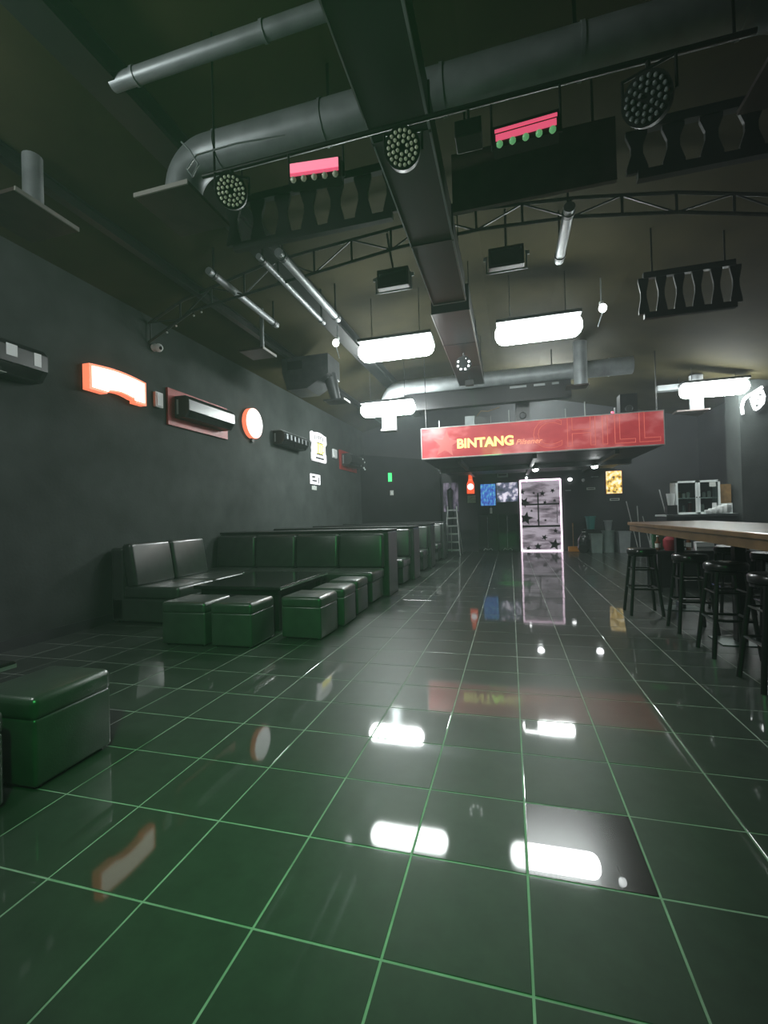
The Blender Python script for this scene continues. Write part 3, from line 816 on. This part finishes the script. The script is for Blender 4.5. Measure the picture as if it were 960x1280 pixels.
def wall_plate(name, label, cat, x, z, w_, h_, m, marks=None, depth=.02, y=BY, frame=None):
    o = thing(name, label, cat, (x, y - .001, z), 0, 'signs and posters on the back wall')
    obj('panel', BX(-w_ / 2, w_ / 2, -depth, 0, -h_ / 2, h_ / 2), m, o)
    f = frame or 'steel_black'
    for a in (-1, 1):
        obj('frame', BX(-w_ / 2 - .012, w_ / 2 + .012, -depth - .006, 0, a * h_ / 2 - .008, a * h_ / 2 + .008), f, o)
        obj('frame', BX(a * w_ / 2 - .008, a * w_ / 2 + .008, -depth - .006, 0, -h_ / 2, h_ / 2), f, o)
    for (a, b, c, e) in (marks or []): obj('print', BX(a, b, -depth - .003, -depth, c, e), 'ink', o)
    return o
wall_plate('poster', 'blue lit poster above the dark glass double door', 'poster', -.68, 1.80, .48, .70, 'poster_blue', frame='steel_grey')
wall_plate('poster', 'dark picture with white cloud shapes beside the star door', 'poster', -.09, 1.86, .66, .62, 'poster_cloud')
wall_plate('poster', 'pale violet poster behind the step ladder', 'poster', -1.86, 1.77, .50, .95, 'poster_violet')
wall_plate('poster', 'yellow and white glowing poster above the bins', 'poster', 2.97, 2.03, .44, .68, 'poster_gold', depth=.04, frame='red_board')
wall_plate('name_plate', 'grey rectangular plate above the blue poster', 'sign', -.22, 2.40, .36, .15, 'grey_plastic', [(-.12, .12, -.01, .03)])
wall_plate('name_plate', 'white rectangular plate below the yellow poster', 'sign', 2.98, 1.52, .28, .09, 'paper', [(-.1, .1, -.015, .015)])
wall_plate('name_plate', 'white rectangular plate between the star door and the yellow poster', 'sign', 2.34, 1.87, .26, .09, 'paper', [(-.09, .09, -.012, .012)])
wall_plate('name_plate', 'small dim plate above the bins near the wall lamp', 'sign', 2.46, 2.22, .22, .05, 'grey_plastic')
wall_plate('name_plate', 'small dim plate beside the top of the star door', 'sign', 1.70, 1.84, .18, .05, 'grey_plastic')
o = thing('wall_lamp', 'small bright white lamp on the wall beside the star door', 'lamp', (1.76, BY - .001, 2.17))
obj('base', BX(-.05, .05, -.03, 0, -.03, .06), 'steel_grey', o); obj('bulb', sphere(bmesh.new(), (0, -.06, 0), .05, (1.3, 1, 1), 12, 8), 'bulb_glow', o, True)
o = thing('wall_lamp', 'small dim white lamp between the bright wall lamp and the plates', 'lamp', (2.13, BY - .001, 2.10))
obj('base', BX(-.03, .03, -.03, 0, -.09, .02), 'steel_grey', o); obj('bulb', sphere(bmesh.new(), (0, -.05, .03), .05, u=12, v=8), 'white_plastic', o, True)
o = thing('wall_lamp', 'small bright white lamp above the top corner of the star door', 'lamp', (.50, BY - .001, 2.28))
obj('base', BX(-.03, .03, -.03, 0, -.03, .03), 'steel_grey', o); obj('bulb', sphere(bmesh.new(), (0, -.05, 0), .035, u=12, v=8), 'bulb_glow', o, True)

o = thing('bottle_sign', 'glowing orange-red bottle-shaped sign with a white round label', 'sign', (-1.22, BY - .001, 1.86))
pts = [(-.115, 0), (.115, 0), (.115, .30), (.06, .44), (.05, .64), (-.05, .64), (-.06, .44), (-.115, .30)]
obj('bottle', prism(bmesh.new(), pts, 'xz', -.06, 0), 'bottle_red', o)
obj('label', T((0, -.066, .22), (0, -.06, .22), .10, n=20), 'lightbox_white', o, True)
obj('neck_band', BX(-.055, .055, -.064, -.06, .42, .46), 'lightbox_orange', o)
wall_plate('paper_notice', 'pale green paper notice under the bottle sign', 'notice', -1.20, 1.68, .28, .26, 'paper_green')
o = thing('hand_bottle', 'small white dispenser above the dark glass door', 'dispenser', (-.60, BY - .001, 1.20))
obj('body', BX(-.035, .035, -.06, 0, 0, .18, .01), 'white_plastic', o); obj('pump', T((0, -.03, .18), (0, -.03, .23), .012, n=8), 'grey_plastic', o)

# step ladder
o = thing('step_ladder', 'grey aluminium step ladder standing beside the dark glass door', 'ladder', (-1.68, 12.35, 0))
for s in (-1, 1):
    obj('rail', T((s * .23, -.22, .0), (s * .13, .05, 1.45), .022, n=6), 'alu', o)
    obj('rear_leg', T((s * .23, .42, 0), (s * .13, .08, 1.42), .016, n=6), 'alu', o)
for k in range(6):
    t = (k + .7) / 6.2
    wd = .23 + (.13 - .23) * t
    obj('step', BX(-wd, wd, -.22 + .27 * t - .04, -.22 + .27 * t + .05, 1.45 * t - .02, 1.45 * t + .02), 'alu', o)
o = thing('hanging_cloth', 'white cloth draped on the ladder foot beside the closet wall', 'cloth', (-2.02, 12.6, 0))
bm = bmesh.new(); prism(bm, [(-.07, .42), (.09, .42), (.09, .95), (.05, .99), (-.06, .97)], 'xz', -.015, .015)
obj('cloth', bm, 'grey_plastic', o); obj('stand', T((0, .0, 0), (0, .0, .5), .012, n=6), 'alu', o); obj('foot', T((0, 0, 0), (0, 0, .015), .09, n=12), 'alu', o)
o = thing('coat', 'black folded umbrella leaning on the violet poster', 'umbrella', (-1.86, 13.45, .78))
obj('canopy', lathe(bmesh.new(), [(.01, 0), (.05, .1), (.08, .75), (.10, 1.2), (.02, 1.28)], 12), 'dark_plastic', o, True)
obj('handle', T((0, 0, 1.28), (0, 0, 1.40), .015, n=8), 'grey_plastic', o)
obj('shaft', T((0, 0, -.78), (0, 0, 0), .01, n=6), 'pole_grey', o)

# bins, buckets, broom, mops
def bin_(name, label, cat, x, y, r0, r1, h, m, z=0, rim=True, sq=False):
    o = thing(name, label, cat, (x, y, z), 0, 'bins and buckets by the back wall')
    n = 4 if sq else 20
    bm = bmesh.new()
    f = 1.35 if sq else 1
    prof = [(r0 * f, 0), (r1 * f, h), ((r1 - .012) * f, h), ((r0 - .012) * f, .015)]
    lathe(bm, prof, n)
    if sq: bmesh.ops.rotate(bm, verts=bm.verts, matrix=Matrix.Rotation(PI / 4, 3, 'Z'))
    obj('body', bm, m, o, not sq)
    if rim:
        bm = bmesh.new(); lathe(bm, [((r1 + .015) * f, h - .03), ((r1 + .015) * f, h + .005), ((r1 - .01) * f, h + .005), ((r1 - .01) * f, h - .03)], n)
        if sq: bmesh.ops.rotate(bm, verts=bm.verts, matrix=Matrix.Rotation(PI / 4, 3, 'Z'))
        obj('rim', bm, m, o)
    return o
bin_('waste_bin', 'pale grey-green square waste bin holding up the teal bucket', 'bin', 2.33, 13.0, .14, .17, .54, 'grey_green_plastic', sq=True)
bin_('bucket', 'teal plastic bucket perched over the grey-green bin', 'bucket', 2.25, 13.3, .10, .14, .38, 'teal_plastic', z=.66)
o = thing('crate_stack', 'dark crate under the teal bucket', 'crate', (2.25, 13.38, 0)); obj('body', BX(-.14, .14, -.14, .2, 0, .66), 'dark_plastic', o); obj('lid', BX(-.15, .15, -.15, .21, .63, .66), 'steel_black', o)
bin_('barrel', 'dark green round barrel with a small bucket on top', 'barrel', 2.67, 13.1, .15, .16, .62, 'grey_green_plastic')
bin_('bucket', 'grey plastic bucket on the round barrel', 'bucket', 2.68, 13.1, .08, .11, .28, 'grey_plastic', z=.63)
bin_('waste_bin', 'pale grey square waste bin beside the bar table end', 'bin', 3.04, 12.95, .13, .16, .60, 'grey_plastic', sq=True)
o = thing('bin_bag', 'full black bin bag slumped beside the grey-green bin', 'bag', (2.0, 12.95, 0))
bm = lathe(bmesh.new(), [(.10, 0), (.155, .12), (.15, .36), (.10, .52), (.04, .60), (.06, .66)], 16)
for v in bm.verts: v.co.x *= 1 + .12 * math.sin(v.co.z * 21 + v.co.y * 30)
obj('bag', bm, 'black_gloss', o, True); obj('tie', T((0, 0, .59), (0, 0, .61), .045, n=12), 'white_plastic', o)
o = thing('dustpan', 'orange long-handled dustpan standing beside the star door', 'dustpan', (1.78, 13.4, 0))
obj('pan', BX(-.15, .15, -.1, .1, .0, .15, .012), 'orange_plastic', o); obj('pole', T((0, .06, .15), (0, .06, .80), .013, n=8), 'bare_wood', o); obj('grip', T((0, .06, .74), (0, .06, .85), .02, n=8), 'bare_wood', o)
for lab, x, y, dx, dy, L, m in (('pale mop leaning against the back wall, nearest the yellow poster', 3.42, 13.0, -.16, .5, 1.45, 'pole_grey'),
                                ('straight grey mop handle beside the bar table end', 3.36, 12.55, -.02, .12, 1.3, 'pole_grey'),
                                ('grey broom handle leaning away from the bar table end', 3.72, 12.9, -.08, .45, 1.0, 'pole_grey'),
                                ('tall pole leaning in the corner behind the white cabinet', 4.30, 12.9, -.2, .5, 1.75, 'pole_grey')):
    o = thing('mop', lab, 'mop', (x, y, 0), 0, 'mops and brooms by the back wall')
    obj('pole', T((0, 0, .06), (dx, dy, L), .014, n=8), m, o)
    obj('head', lathe(bmesh.new(), [(.12, 0), (.10, .06), (.03, .12)], 14), 'grey_plastic', o, True)

# ------------------------------------------------------------------ bar side
tb = thing('bar_table', 'long wooden bar table with black legs beside the pillar', 'table', (1.88, 2.6, 0))
tw = .86
obj('top', BX(-.44, .42, -3.2, 2.72, 1.015, 1.055, .006), 'bar_wood', tb)
obj('apron', BX(-.42, .40, -3.15, 2.70, .945, 1.015), 'bar_wood', tb)
for y in (-1.27, .98, 2.46):
    lg = obj('leg', BX(.02, .10, y - .04, y + .04, .012, .955), 'stool_black', tb)
    obj('base_plate', BX(-.14, .26, y - .16, y + .16, 0, .012), 'base_plate', lg)

def stool(label, x, y, rz=0):
    o = thing('bar_stool', label, 'stool', (x, y, 0), rz, 'black bar stools at the bar table')
    bm = lathe(bmesh.new(), [(.138, 0), (.155, .012), (.158, .05), (.146, .068), (.09, .074)], 24)
    obj('seat', bm, 'stool_black', o, True, loc=(0, 0, .69))
    obj('seat_ring', lathe(bmesh.new(), [(.145, .672), (.145, .69), (.13, .69), (.13, .672)], 24), 'stool_black', o)
    for sx in (-1, 1):
        for sy in (-1, 1):
            obj('leg', T((sx * .165, sy * .165, 0), (sx * .10, sy * .10, .69), .018, n=8), 'stool_black', o)
    for a, b in (((-1, -1), (-1, 1)), ((1, -1), (1, 1)), ((-1, -1), (1, -1)), ((-1, 1), (1, 1))):
        k = .165 - .065 * .3 / .69
        m = 'chrome' if a[0] == b[0] == -1 else 'stool_black'
        obj('foot_rest', T((a[0] * k, a[1] * k, .3), (b[0] * k, b[1] * k, .3), .012, n=8), m, o)
        k2 = .165 - .065 * .52 / .69
        obj('stretcher', T((a[0] * k2, a[1] * k2, .52), (b[0] * k2, b[1] * k2, .52), .009, n=8), 'stool_black', o)
    return o
s0 = stool('black bar stool standing out past the far end of the bar table', 1.45, 4.74)
for lab, x, y in (('black bar stool tucked under the bar table, second from its far end', 1.69, 3.97),
                  ('black bar stool tucked under the bar table, third from its far end', 1.69, 3.19),
                  ('black bar stool tucked under the bar table, fourth from its far end', 1.69, 2.45),
                  ('black bar stool tucked under the bar table, fifth from its far end', 1.69, 1.72),
                  ('black bar stool on the pillar side of the bar table, first from its far end', 2.42, 4.95),
                  ('black bar stool on the pillar side of the bar table, second from its far end', 2.42, 4.1),
                  ('black bar stool on the pillar side of the bar table, third from its far end', 2.42, 3.25)):
    copy_thing(s0, (x, y, 0), 0, lab)

# low back bench with clutter behind the bar table
o = thing('back_bench', 'low black bench with bar clutter behind the bar table', 'bench', (2.75, 6.45, 0))
obj('top', BX(-.75, .75, -.25, .25, .56, .60), 'stool_black', o)
obj('back_panel', BX(-.75, .75, .22, .25, 0, .56), 'dark_paint', o)
for sx in (-.7, .7):
    for sy in (-.2, .2): obj('leg', BX(sx - .025, sx + .025, sy - .025, sy + .025, 0, .56), 'stool_black', o)
BZ = .6
o = thing('cloth_bag', 'dark red cloth bag on the low bench', 'bag', (2.24, 6.35, BZ))
obj('bag', lathe(bmesh.new(), [(.08, 0), (.105, .06), (.10, .16), (.05, .21)], 16), 'red_cloth', o, True); obj('knot', sphere(bmesh.new(), (0, 0, .22), .035), 'brown_card', o, True)
for k, (x, w_) in enumerate(((2.62, .22), (2.88, .16))):
    o = thing('tissue_box', ['white box on the low bench beside the red bag', 'small white box on the low bench, next to the larger one'][k], 'box', (x + .04, 6.36, BZ), 0)
    obj('box', BX(-w_ / 2, w_ / 2, -.06, .06, 0, .07 + .05 * (k == 0)), 'white_plastic', o); obj('flap', BX(-w_ / 2, w_ / 2, -.064, -.06, .03, .055), 'grey_plastic', o)
for k, (x, h) in enumerate(((2.08, .2), (2.40, .28), (2.48, .22), (3.1, .24), (3.2, .2))):
    o = thing('bottle', ['short amber bottle beside the green crate on the low bench', 'tall green bottle beside the red bag on the low bench', 'amber bottle between the green bottle and the white box', 'green bottle past the white boxes on the low bench', 'short amber bottle at the end of the low bench'][k], 'bottle', (x, 6.4, BZ), 0, 'bottles on the low bench')
    obj('glass', lathe(bmesh.new(), [(.032, 0), (.034, h * .6), (.014, h * .75), (.013, h)], 14), 'bottle_glass' if k % 2 else 'amber_glass', o, True)
    obj('cap', T((0, 0, h), (0, 0, h + .018), .016, n=10), 'white_plastic', o)
    obj('label', T((0, 0, h * .2), (0, 0, h * .5), .0352, n=14), 'paper', o, True)

# serving hatch with the white cabinet
KF = 1.2235
def far(x, y, z):
    """spot on the serving counter, measured on its first layout"""
    return (-.0219 + (x + .0219) * KF, -1.2069 + (y + 1.2069) * KF, 1.073 + (z - 1.10) * KF)
CX, CY, _ = far(3.195, 8.2, 1.1)
sc = thing('serving_counter', 'black serving counter under the white glass cabinet beside the pillar', 'counter', (CX, CY, 0))
obj('top', BX(-.64, .72, -.27, .55, 1.033, 1.073), 'cabinet_white', sc)
obj('front', BX(-.62, .70, -.20, .50, 0, 1.033), 'dark_paint', sc)
obj('edge', BX(-.64, .72, -.282, -.27, 1.02, 1.073), 'steel_grey', sc)
SERVE = []
cb = thing('glass_cabinet', 'white cabinet with two glass doors on the serving counter', 'cabinet', far(3.22, 8.28, 1.10)); SERVE.append(cb)
W_, H_, D_ = .70, .60, .28
obj('side_panel', BX(-W_ / 2, -W_ / 2 + .02, -D_ / 2, D_ / 2, 0, H_), 'cabinet_white', cb)
obj('side_panel', BX(W_ / 2 - .02, W_ / 2, -D_ / 2, D_ / 2, 0, H_), 'cabinet_white', cb)
obj('top_panel', BX(-W_ / 2, W_ / 2, -D_ / 2, D_ / 2, H_ - .02, H_), 'cabinet_white', cb)
obj('bottom_panel', BX(-W_ / 2, W_ / 2, -D_ / 2, D_ / 2, 0, .02), 'cabinet_white', cb)
obj('back_panel', BX(-W_ / 2, W_ / 2, D_ / 2 - .01, D_ / 2, 0, H_), 'steel_grey', cb)
obj('shelf', BX(-W_ / 2 + .02, W_ / 2 - .02, -D_ / 2 + .03, D_ / 2 - .01, .28, .295), 'cabinet_white', cb)
for s in (-1, 1):
    cx = s * W_ / 4
    bm = bmesh.new()
    hw, t = W_ / 4 - .003, .035
    for x0, x1, z0, z1 in ((-hw, -hw + t, 0, H_), (hw - t, hw, 0, H_), (-hw, hw, 0, t), (-hw, hw, H_ - t, H_)):
        box(bm, (cx + (x0 + x1) / 2, -D_ / 2 - .01, (z0 + z1) / 2), (x1 - x0, .02, z1 - z0))
    dr = obj('door', bm, 'cabinet_white', cb)
    obj('pane', BX(cx - hw + t, cx + hw - t, -D_ / 2 - .012, -D_ / 2 - .006, t, H_ - t), 'cabinet_glass', dr)
    obj('knob', sphere(bmesh.new(), (cx - s * (hw - .02), -D_ / 2 - .03, H_ * .5), .012, u=8, v=6), 'chrome', dr, True)
obj('sticker', BX(.18, .28, -D_ / 2 - .024, -D_ / 2 - .02, H_ - .12, H_ - .04), 'paper', cb)
JL = ['brown jar on the cabinet shelf behind the first glass door', 'short pale jar beside the brown jar on the cabinet shelf', 'pale jar on the cabinet shelf next to the middle of the doors',
      'dark green jar on the cabinet shelf', 'short pale jar beside the dark green jar on the cabinet shelf', 'tall pale jar under the sticker on the cabinet shelf',
      'red jar in the bottom of the glass cabinet', 'grey jar in the bottom of the glass cabinet beside the red one', 'pale jar in the bottom of the glass cabinet behind the napkins']
for k, (x, z, h, m) in enumerate(((-.25, .295, .12, 'brown_card'), (-.17, .295, .09, 'paper'), (-.10, .295, .11, 'paper'), (.08, .295, .13, 'bottle_glass'), (.15, .295, .10, 'paper'), (.23, .295, .12, 'paper'), (-.08, .02, .2, 'red_cloth'), (-.18, .02, .14, 'grey_plastic'), (.12, .02, .16, 'paper'))):
    o = thing('jar', JL[k], 'jar', far(3.22 + x, 8.28, 1.10 + z + .001), 0, 'jars in the glass cabinet'); SERVE.append(o)
    obj('jar', lathe(bmesh.new(), [(.028, 0), (.03, h * .8), (.02, h * .9), (.02, h * .92)], 12), m, o, True); obj('lid', T((0, 0, h * .92), (0, 0, h), .024, n=10), 'grey_plastic', o)
o = thing('cup', 'white tapered cup on the end of the serving counter', 'cup', far(2.78, 8.08, 1.10)); SERVE.append(o)
obj('stand', BX(-.08, .08, -.06, .08, 0, .17), 'dark_plastic', o)
obj('cup', lathe(bmesh.new(), [(.05, .17), (.075, .38), (.07, .38), (.045, .19)], 18), 'white_plastic', o, True)
o = thing('napkin_pile', 'crumpled white pile of napkins in front of the glass cabinet', 'napkins', far(3.50, 8.035, 1.101)); SERVE.append(o)
bm = bmesh.new()
for k in range(5): box(bm, (-.12 + .06 * k, .0, .035 + .012 * k), (.18, .1, .07 + .02 * k), (0, 0, .2 * k), .015, 2)
obj('stack', bm, 'white_plastic', o, True)
obj('roll', T((-.06, .0, .1), (-.06, .0, .19), .035, n=14), 'white_plastic', o, True)
o = thing('brown_package', 'brown paper package behind the napkins beside the pillar', 'package', far(3.68, 8.32, 1.10)); SERVE.append(o)
obj('box', BX(-.10, .09, -.1, .1, .18, .52), 'brown_card', o); obj('base', BX(-.11, .10, -.11, .11, 0, .18), 'cabinet_white', o)
for q in SERVE: q.scale = (KF, KF, KF)
o = thing('green_packet', 'green and white packet on the end of the serving counter', 'packet', (2.10, 6.58, .601))
o['label'] = 'green and white bottle crate on the low bench beside the red bag'
obj('packet', BX(-.06, .1, -.08, .08, 0, .42, .02), 'bottle_glass', o); obj('label', BX(-.03, .08, -.084, -.08, .3, .4), 'paper', o)

nn = thing('neon_sign', 'bright white neon sign on the edge of the pillar', 'sign', (4.872, 9.934, 3.395))
nn.scale = (KF, KF, KF)
bm = bmesh.new(); sweep(bm, [(-.15, -.05, -.22), (-.16, -.05, -.1), (-.13, -.05, .02), (-.08, -.05, .07), (.02, -.05, .13), (.14, -.05, .21)], .024, 10); obj('tube', bm, 'neon_white', nn, True)
bm = bmesh.new()
sweep(bm, [(.03, -.05, -.16), (.0, -.05, -.06), (-.02, -.05, .02), (.05, -.05, .09), (.14, -.05, .14), (.16, -.05, .05), (.14, -.05, -.06), (.08, -.05, -.13), (.03, -.05, -.16)], .024, 10)
sweep(bm, [(.03, -.05, -.02), (.06, -.05, .05), (.11, -.05, .06), (.10, -.05, -.03), (.05, -.05, -.06)], .022, 10)
obj('tube', bm, 'neon_white', nn, True)
for x, z in ((-.12, .0), (.12, .1), (.05, -.1)): obj('standoff', T((x, -.05, z), (x, 0, z), .01, n=6), 'steel_grey', nn)

# ------------------------------------------------------------------ seating
def soft(x0, x1, y0, y1, z0, z1, r=.035):
    return BX(x0, x1, y0, y1, z0, z1, r, 4)
def ottoman(label, x0, x1, y0, y1, rz=0, h=.43):
    o = thing('ottoman', label, 'ottoman', ((x0 + x1) / 2, (y0 + y1) / 2, 0), rz, 'black leather ottomans')
    a, b = (x1 - x0) / 2, (y1 - y0) / 2
    obj('body', soft(-a + .006, a - .006, -b + .006, b - .006, .015, h - .10, .018), 'leather', o, True)
    obj('cushion', soft(-a, a, -b, b, h - .115, h, .035), 'leather', o, True)
    for sx in (-1, 1):
        for sy in (-1, 1): obj('foot', T((sx * (a - .05), sy * (b - .05), 0), (sx * (a - .05), sy * (b - .05), .02), .02, n=8), 'steel_black', o)
    return o
ottoman('black leather ottoman next to the end of the wall sofa', -3.40, -2.90, 2.56, 3.03, .03)
ottoman('black leather ottoman at the front corner of the black low table', -2.85, -2.40, 2.58, 3.04, .02)
ottoman('black leather ottoman at the aisle, with a green-lit front', -2.30, -1.85, 2.97, 3.42, -.02)
ottoman('black leather ottoman at the aisle, between two other ottomans', -2.22, -1.82, 3.52, 3.95, .02)
ottoman('black leather ottoman at the aisle, next to the booth seat', -2.25, -1.86, 4.12, 4.55, 0)
ottoman('large black leather ottoman next to the green-topped low table', -2.56, -2.15, .36, .80, .03)
ottoman('black leather ottoman close in front of the green-topped low table', -2.58, -2.17, -.18, .27, -.02)

def low_table(label, x0, x1, y0, y1, h):
    o = thing('low_table', label, 'table', ((x0 + x1) / 2, (y0 + y1) / 2, 0), 0, 'low black tables')
    a, b = (x1 - x0) / 2, (y1 - y0) / 2
    obj('top', BX(-a, a, -b, b, h - .04, h, .008), 'table_black', o)
    obj('edge_strip', BX(a - .004, a + .003, -b, b, h - .035, h - .015), 'alu', o)
    obj('apron', BX(-a + .06, a - .06, -b + .06, b - .06, h - .10, h - .04), 'steel_black', o)
    for sx in (-1, 1):
        for sy in (-1, 1): obj('leg', BX(sx * (a - .09) - .03, sx * (a - .09) + .03, sy * (b - .09) - .03, sy * (b - .09) + .03, 0, h - .09), 'steel_black', o)
low_table('shiny black low table between the wall sofa and the aisle ottomans', -3.52, -2.42, 3.2, 4.5, .49)
low_table('black low table beside the large ottoman, its top tinted green', -3.5, -2.60, -.55, .62, .50)

def wall_sofa():
    o = thing('wall_sofa', 'black leather two-seat sofa against the dark wall', 'sofa', (-4.3, 3.98, 0))
    obj('base', BX(-.46, .44, -.70, .72, .03, .30, .015), 'leather', o)
    obj('back', BX(-.47, -.28, -.70, .72, .03, .92, .03), 'leather', o)
    for k in range(2):
        y0 = -.69 + .705 * k
        obj('seat_cushion', soft(-.30, .50, y0 + .005, y0 + .695, .30, .45, .04), 'leather', o, True)
        bm = B((-.22, y0 + .35, .70), (.15, .68, .54), (0, -.16, 0), .045, 4)
        obj('back_cushion', bm, 'leather', o, True)
    for sx in (-.4, .38):
        for sy in (-.62, .64): obj('foot', T((sx, sy, 0), (sx, sy, .03), .025, n=8), 'steel_black', o)
wall_sofa()

def booth(label, y, n=4, first=False):
    """bench across the room with a tall back; y: front of the back panel"""
    x0, x1 = -4.74, -1.86
    o = thing('booth_bench', label, 'bench', ((x0 + x1) / 2, y, 0), 0, 'booth benches along the wall')
    a = (x1 - x0) / 2
    obj('base', BX(-a, a - .03, -.56, .0, .03, .30, .012), 'leather', o)
    obj('divider', BX(-a, a + .05, .06, .62, .0, .98, .02), 'leather', o)
    obj('divider_cap', BX(-a, a + .055, .05, .63, .98, 1.015, .008), 'steel_black', o)
    wd = 2 * a / n
    for k in range(n):
        xx = -a + wd * k
        obj('seat_cushion', soft(xx + .004, xx + wd - .004, -.62, .0, .30, .45, .04), 'leather', o, True)
        obj('back_cushion', B((xx + wd / 2, .015, .70), (wd - .012, .14, .52), (-.10, 0, 0), .045, 4), 'leather', o, True)
    for xx in (-a + .1, a - .12): obj('foot', T((xx, -.48, 0), (xx, -.48, .03), .025, n=8), 'steel_black', o)
    return o
b0 = booth('black leather booth bench across from the low table, its four back pads in view', 5.38)
copy_thing(b0, (b0.location.x + .03, 7.12, 0), 0, 'black leather booth bench, second one from the wall sofa')
copy_thing(b0, (b0.location.x + .03, 9.05, 0), 0, 'black leather booth bench, third one from the wall sofa')
copy_thing(b0, (b0.location.x + .03, 11.15, 0), 0, 'black leather booth bench, the one closest to the closet wall')
o = thing('corner_seat', 'black leather corner seat joining the wall sofa and the booth bench', 'seat', (-4.3, 4.73, 0))
obj('base', BX(-.46, .42, -.02, .02, .02, .30), 'leather', o); obj('cushion', soft(-.46, .46, -.02, .025, .30, .45, .02), 'leather', o, True)

# green party light hung ahead of and above the viewer, and two green laser projectors
g = par('round party light throwing green light over the near floor', -.25, -1.85, 3.1, .125, .9, PI, hang=1.70)
obj('lens_glow', T((0, -.05, -.06), (0, -.055, -.066), .05, n=16), 'green_glow', g)
L = bpy.data.lights.new('green_spot', 'SPOT'); L.energy = GREEN_W; L.color = (.10, 1, .22); L.spot_size = 1.2; L.spot_blend = 1.0; L.shadow_soft_size = .08
lo = bpy.data.objects.new('green_spot', L); COL.objects.link(lo)
lo.location = (-.25, -1.70, 2.92)
lo.rotation_euler = (Vector((-1.0, 1.9, 0)) - Vector(lo.location)).to_track_quat('-Z', 'Y').to_euler()

def projector(label, x, y, z, rod, beams):
    o = thing('laser_projector', label, 'stage light', (x, y, z))
    obj('case', BX(-.08, .08, -.06, .08, -.05, .05, .006), 'steel_black', o)
    obj('lens', T((0, .08, -.01), (0, .088, -.01), .014, n=10), 'led_green', o)
    obj('bracket', T((0, 0, .05), (0, 0, rod), .01, n=6), 'steel_black', o)
    for tgt, watts, ang in beams:
        L = bpy.data.lights.new('laser_beam', 'SPOT'); L.energy = watts; L.color = (.05, 1, .12); L.spot_size = ang; L.spot_blend = .7; L.shadow_soft_size = .005
        q = bpy.data.objects.new('laser_beam', L); COL.objects.link(q); q.location = (x, y + .1, z - .03)
        q.rotation_euler = (Vector(tgt) - Vector(q.location)).to_track_quat('-Z', 'Y').to_euler()
projector('small black laser projector under the lighting bar', -.2, 1.62, 3.55, .146, [((.93, 2.3, 0), 300, .035)])
projector('small black laser projector under the box duct near the red sign', -.72, 7.9, 3.8, .148, [((-.38, 8.8, 2.55), 160, .30), ((.02, 6.9, 0), 700, .17)])
scene.cycles.max_bounces = 8
scene.cycles.diffuse_bounces = 4
scene.cycles.glossy_bounces = 4
scene.cycles.sample_clamp_indirect = 6
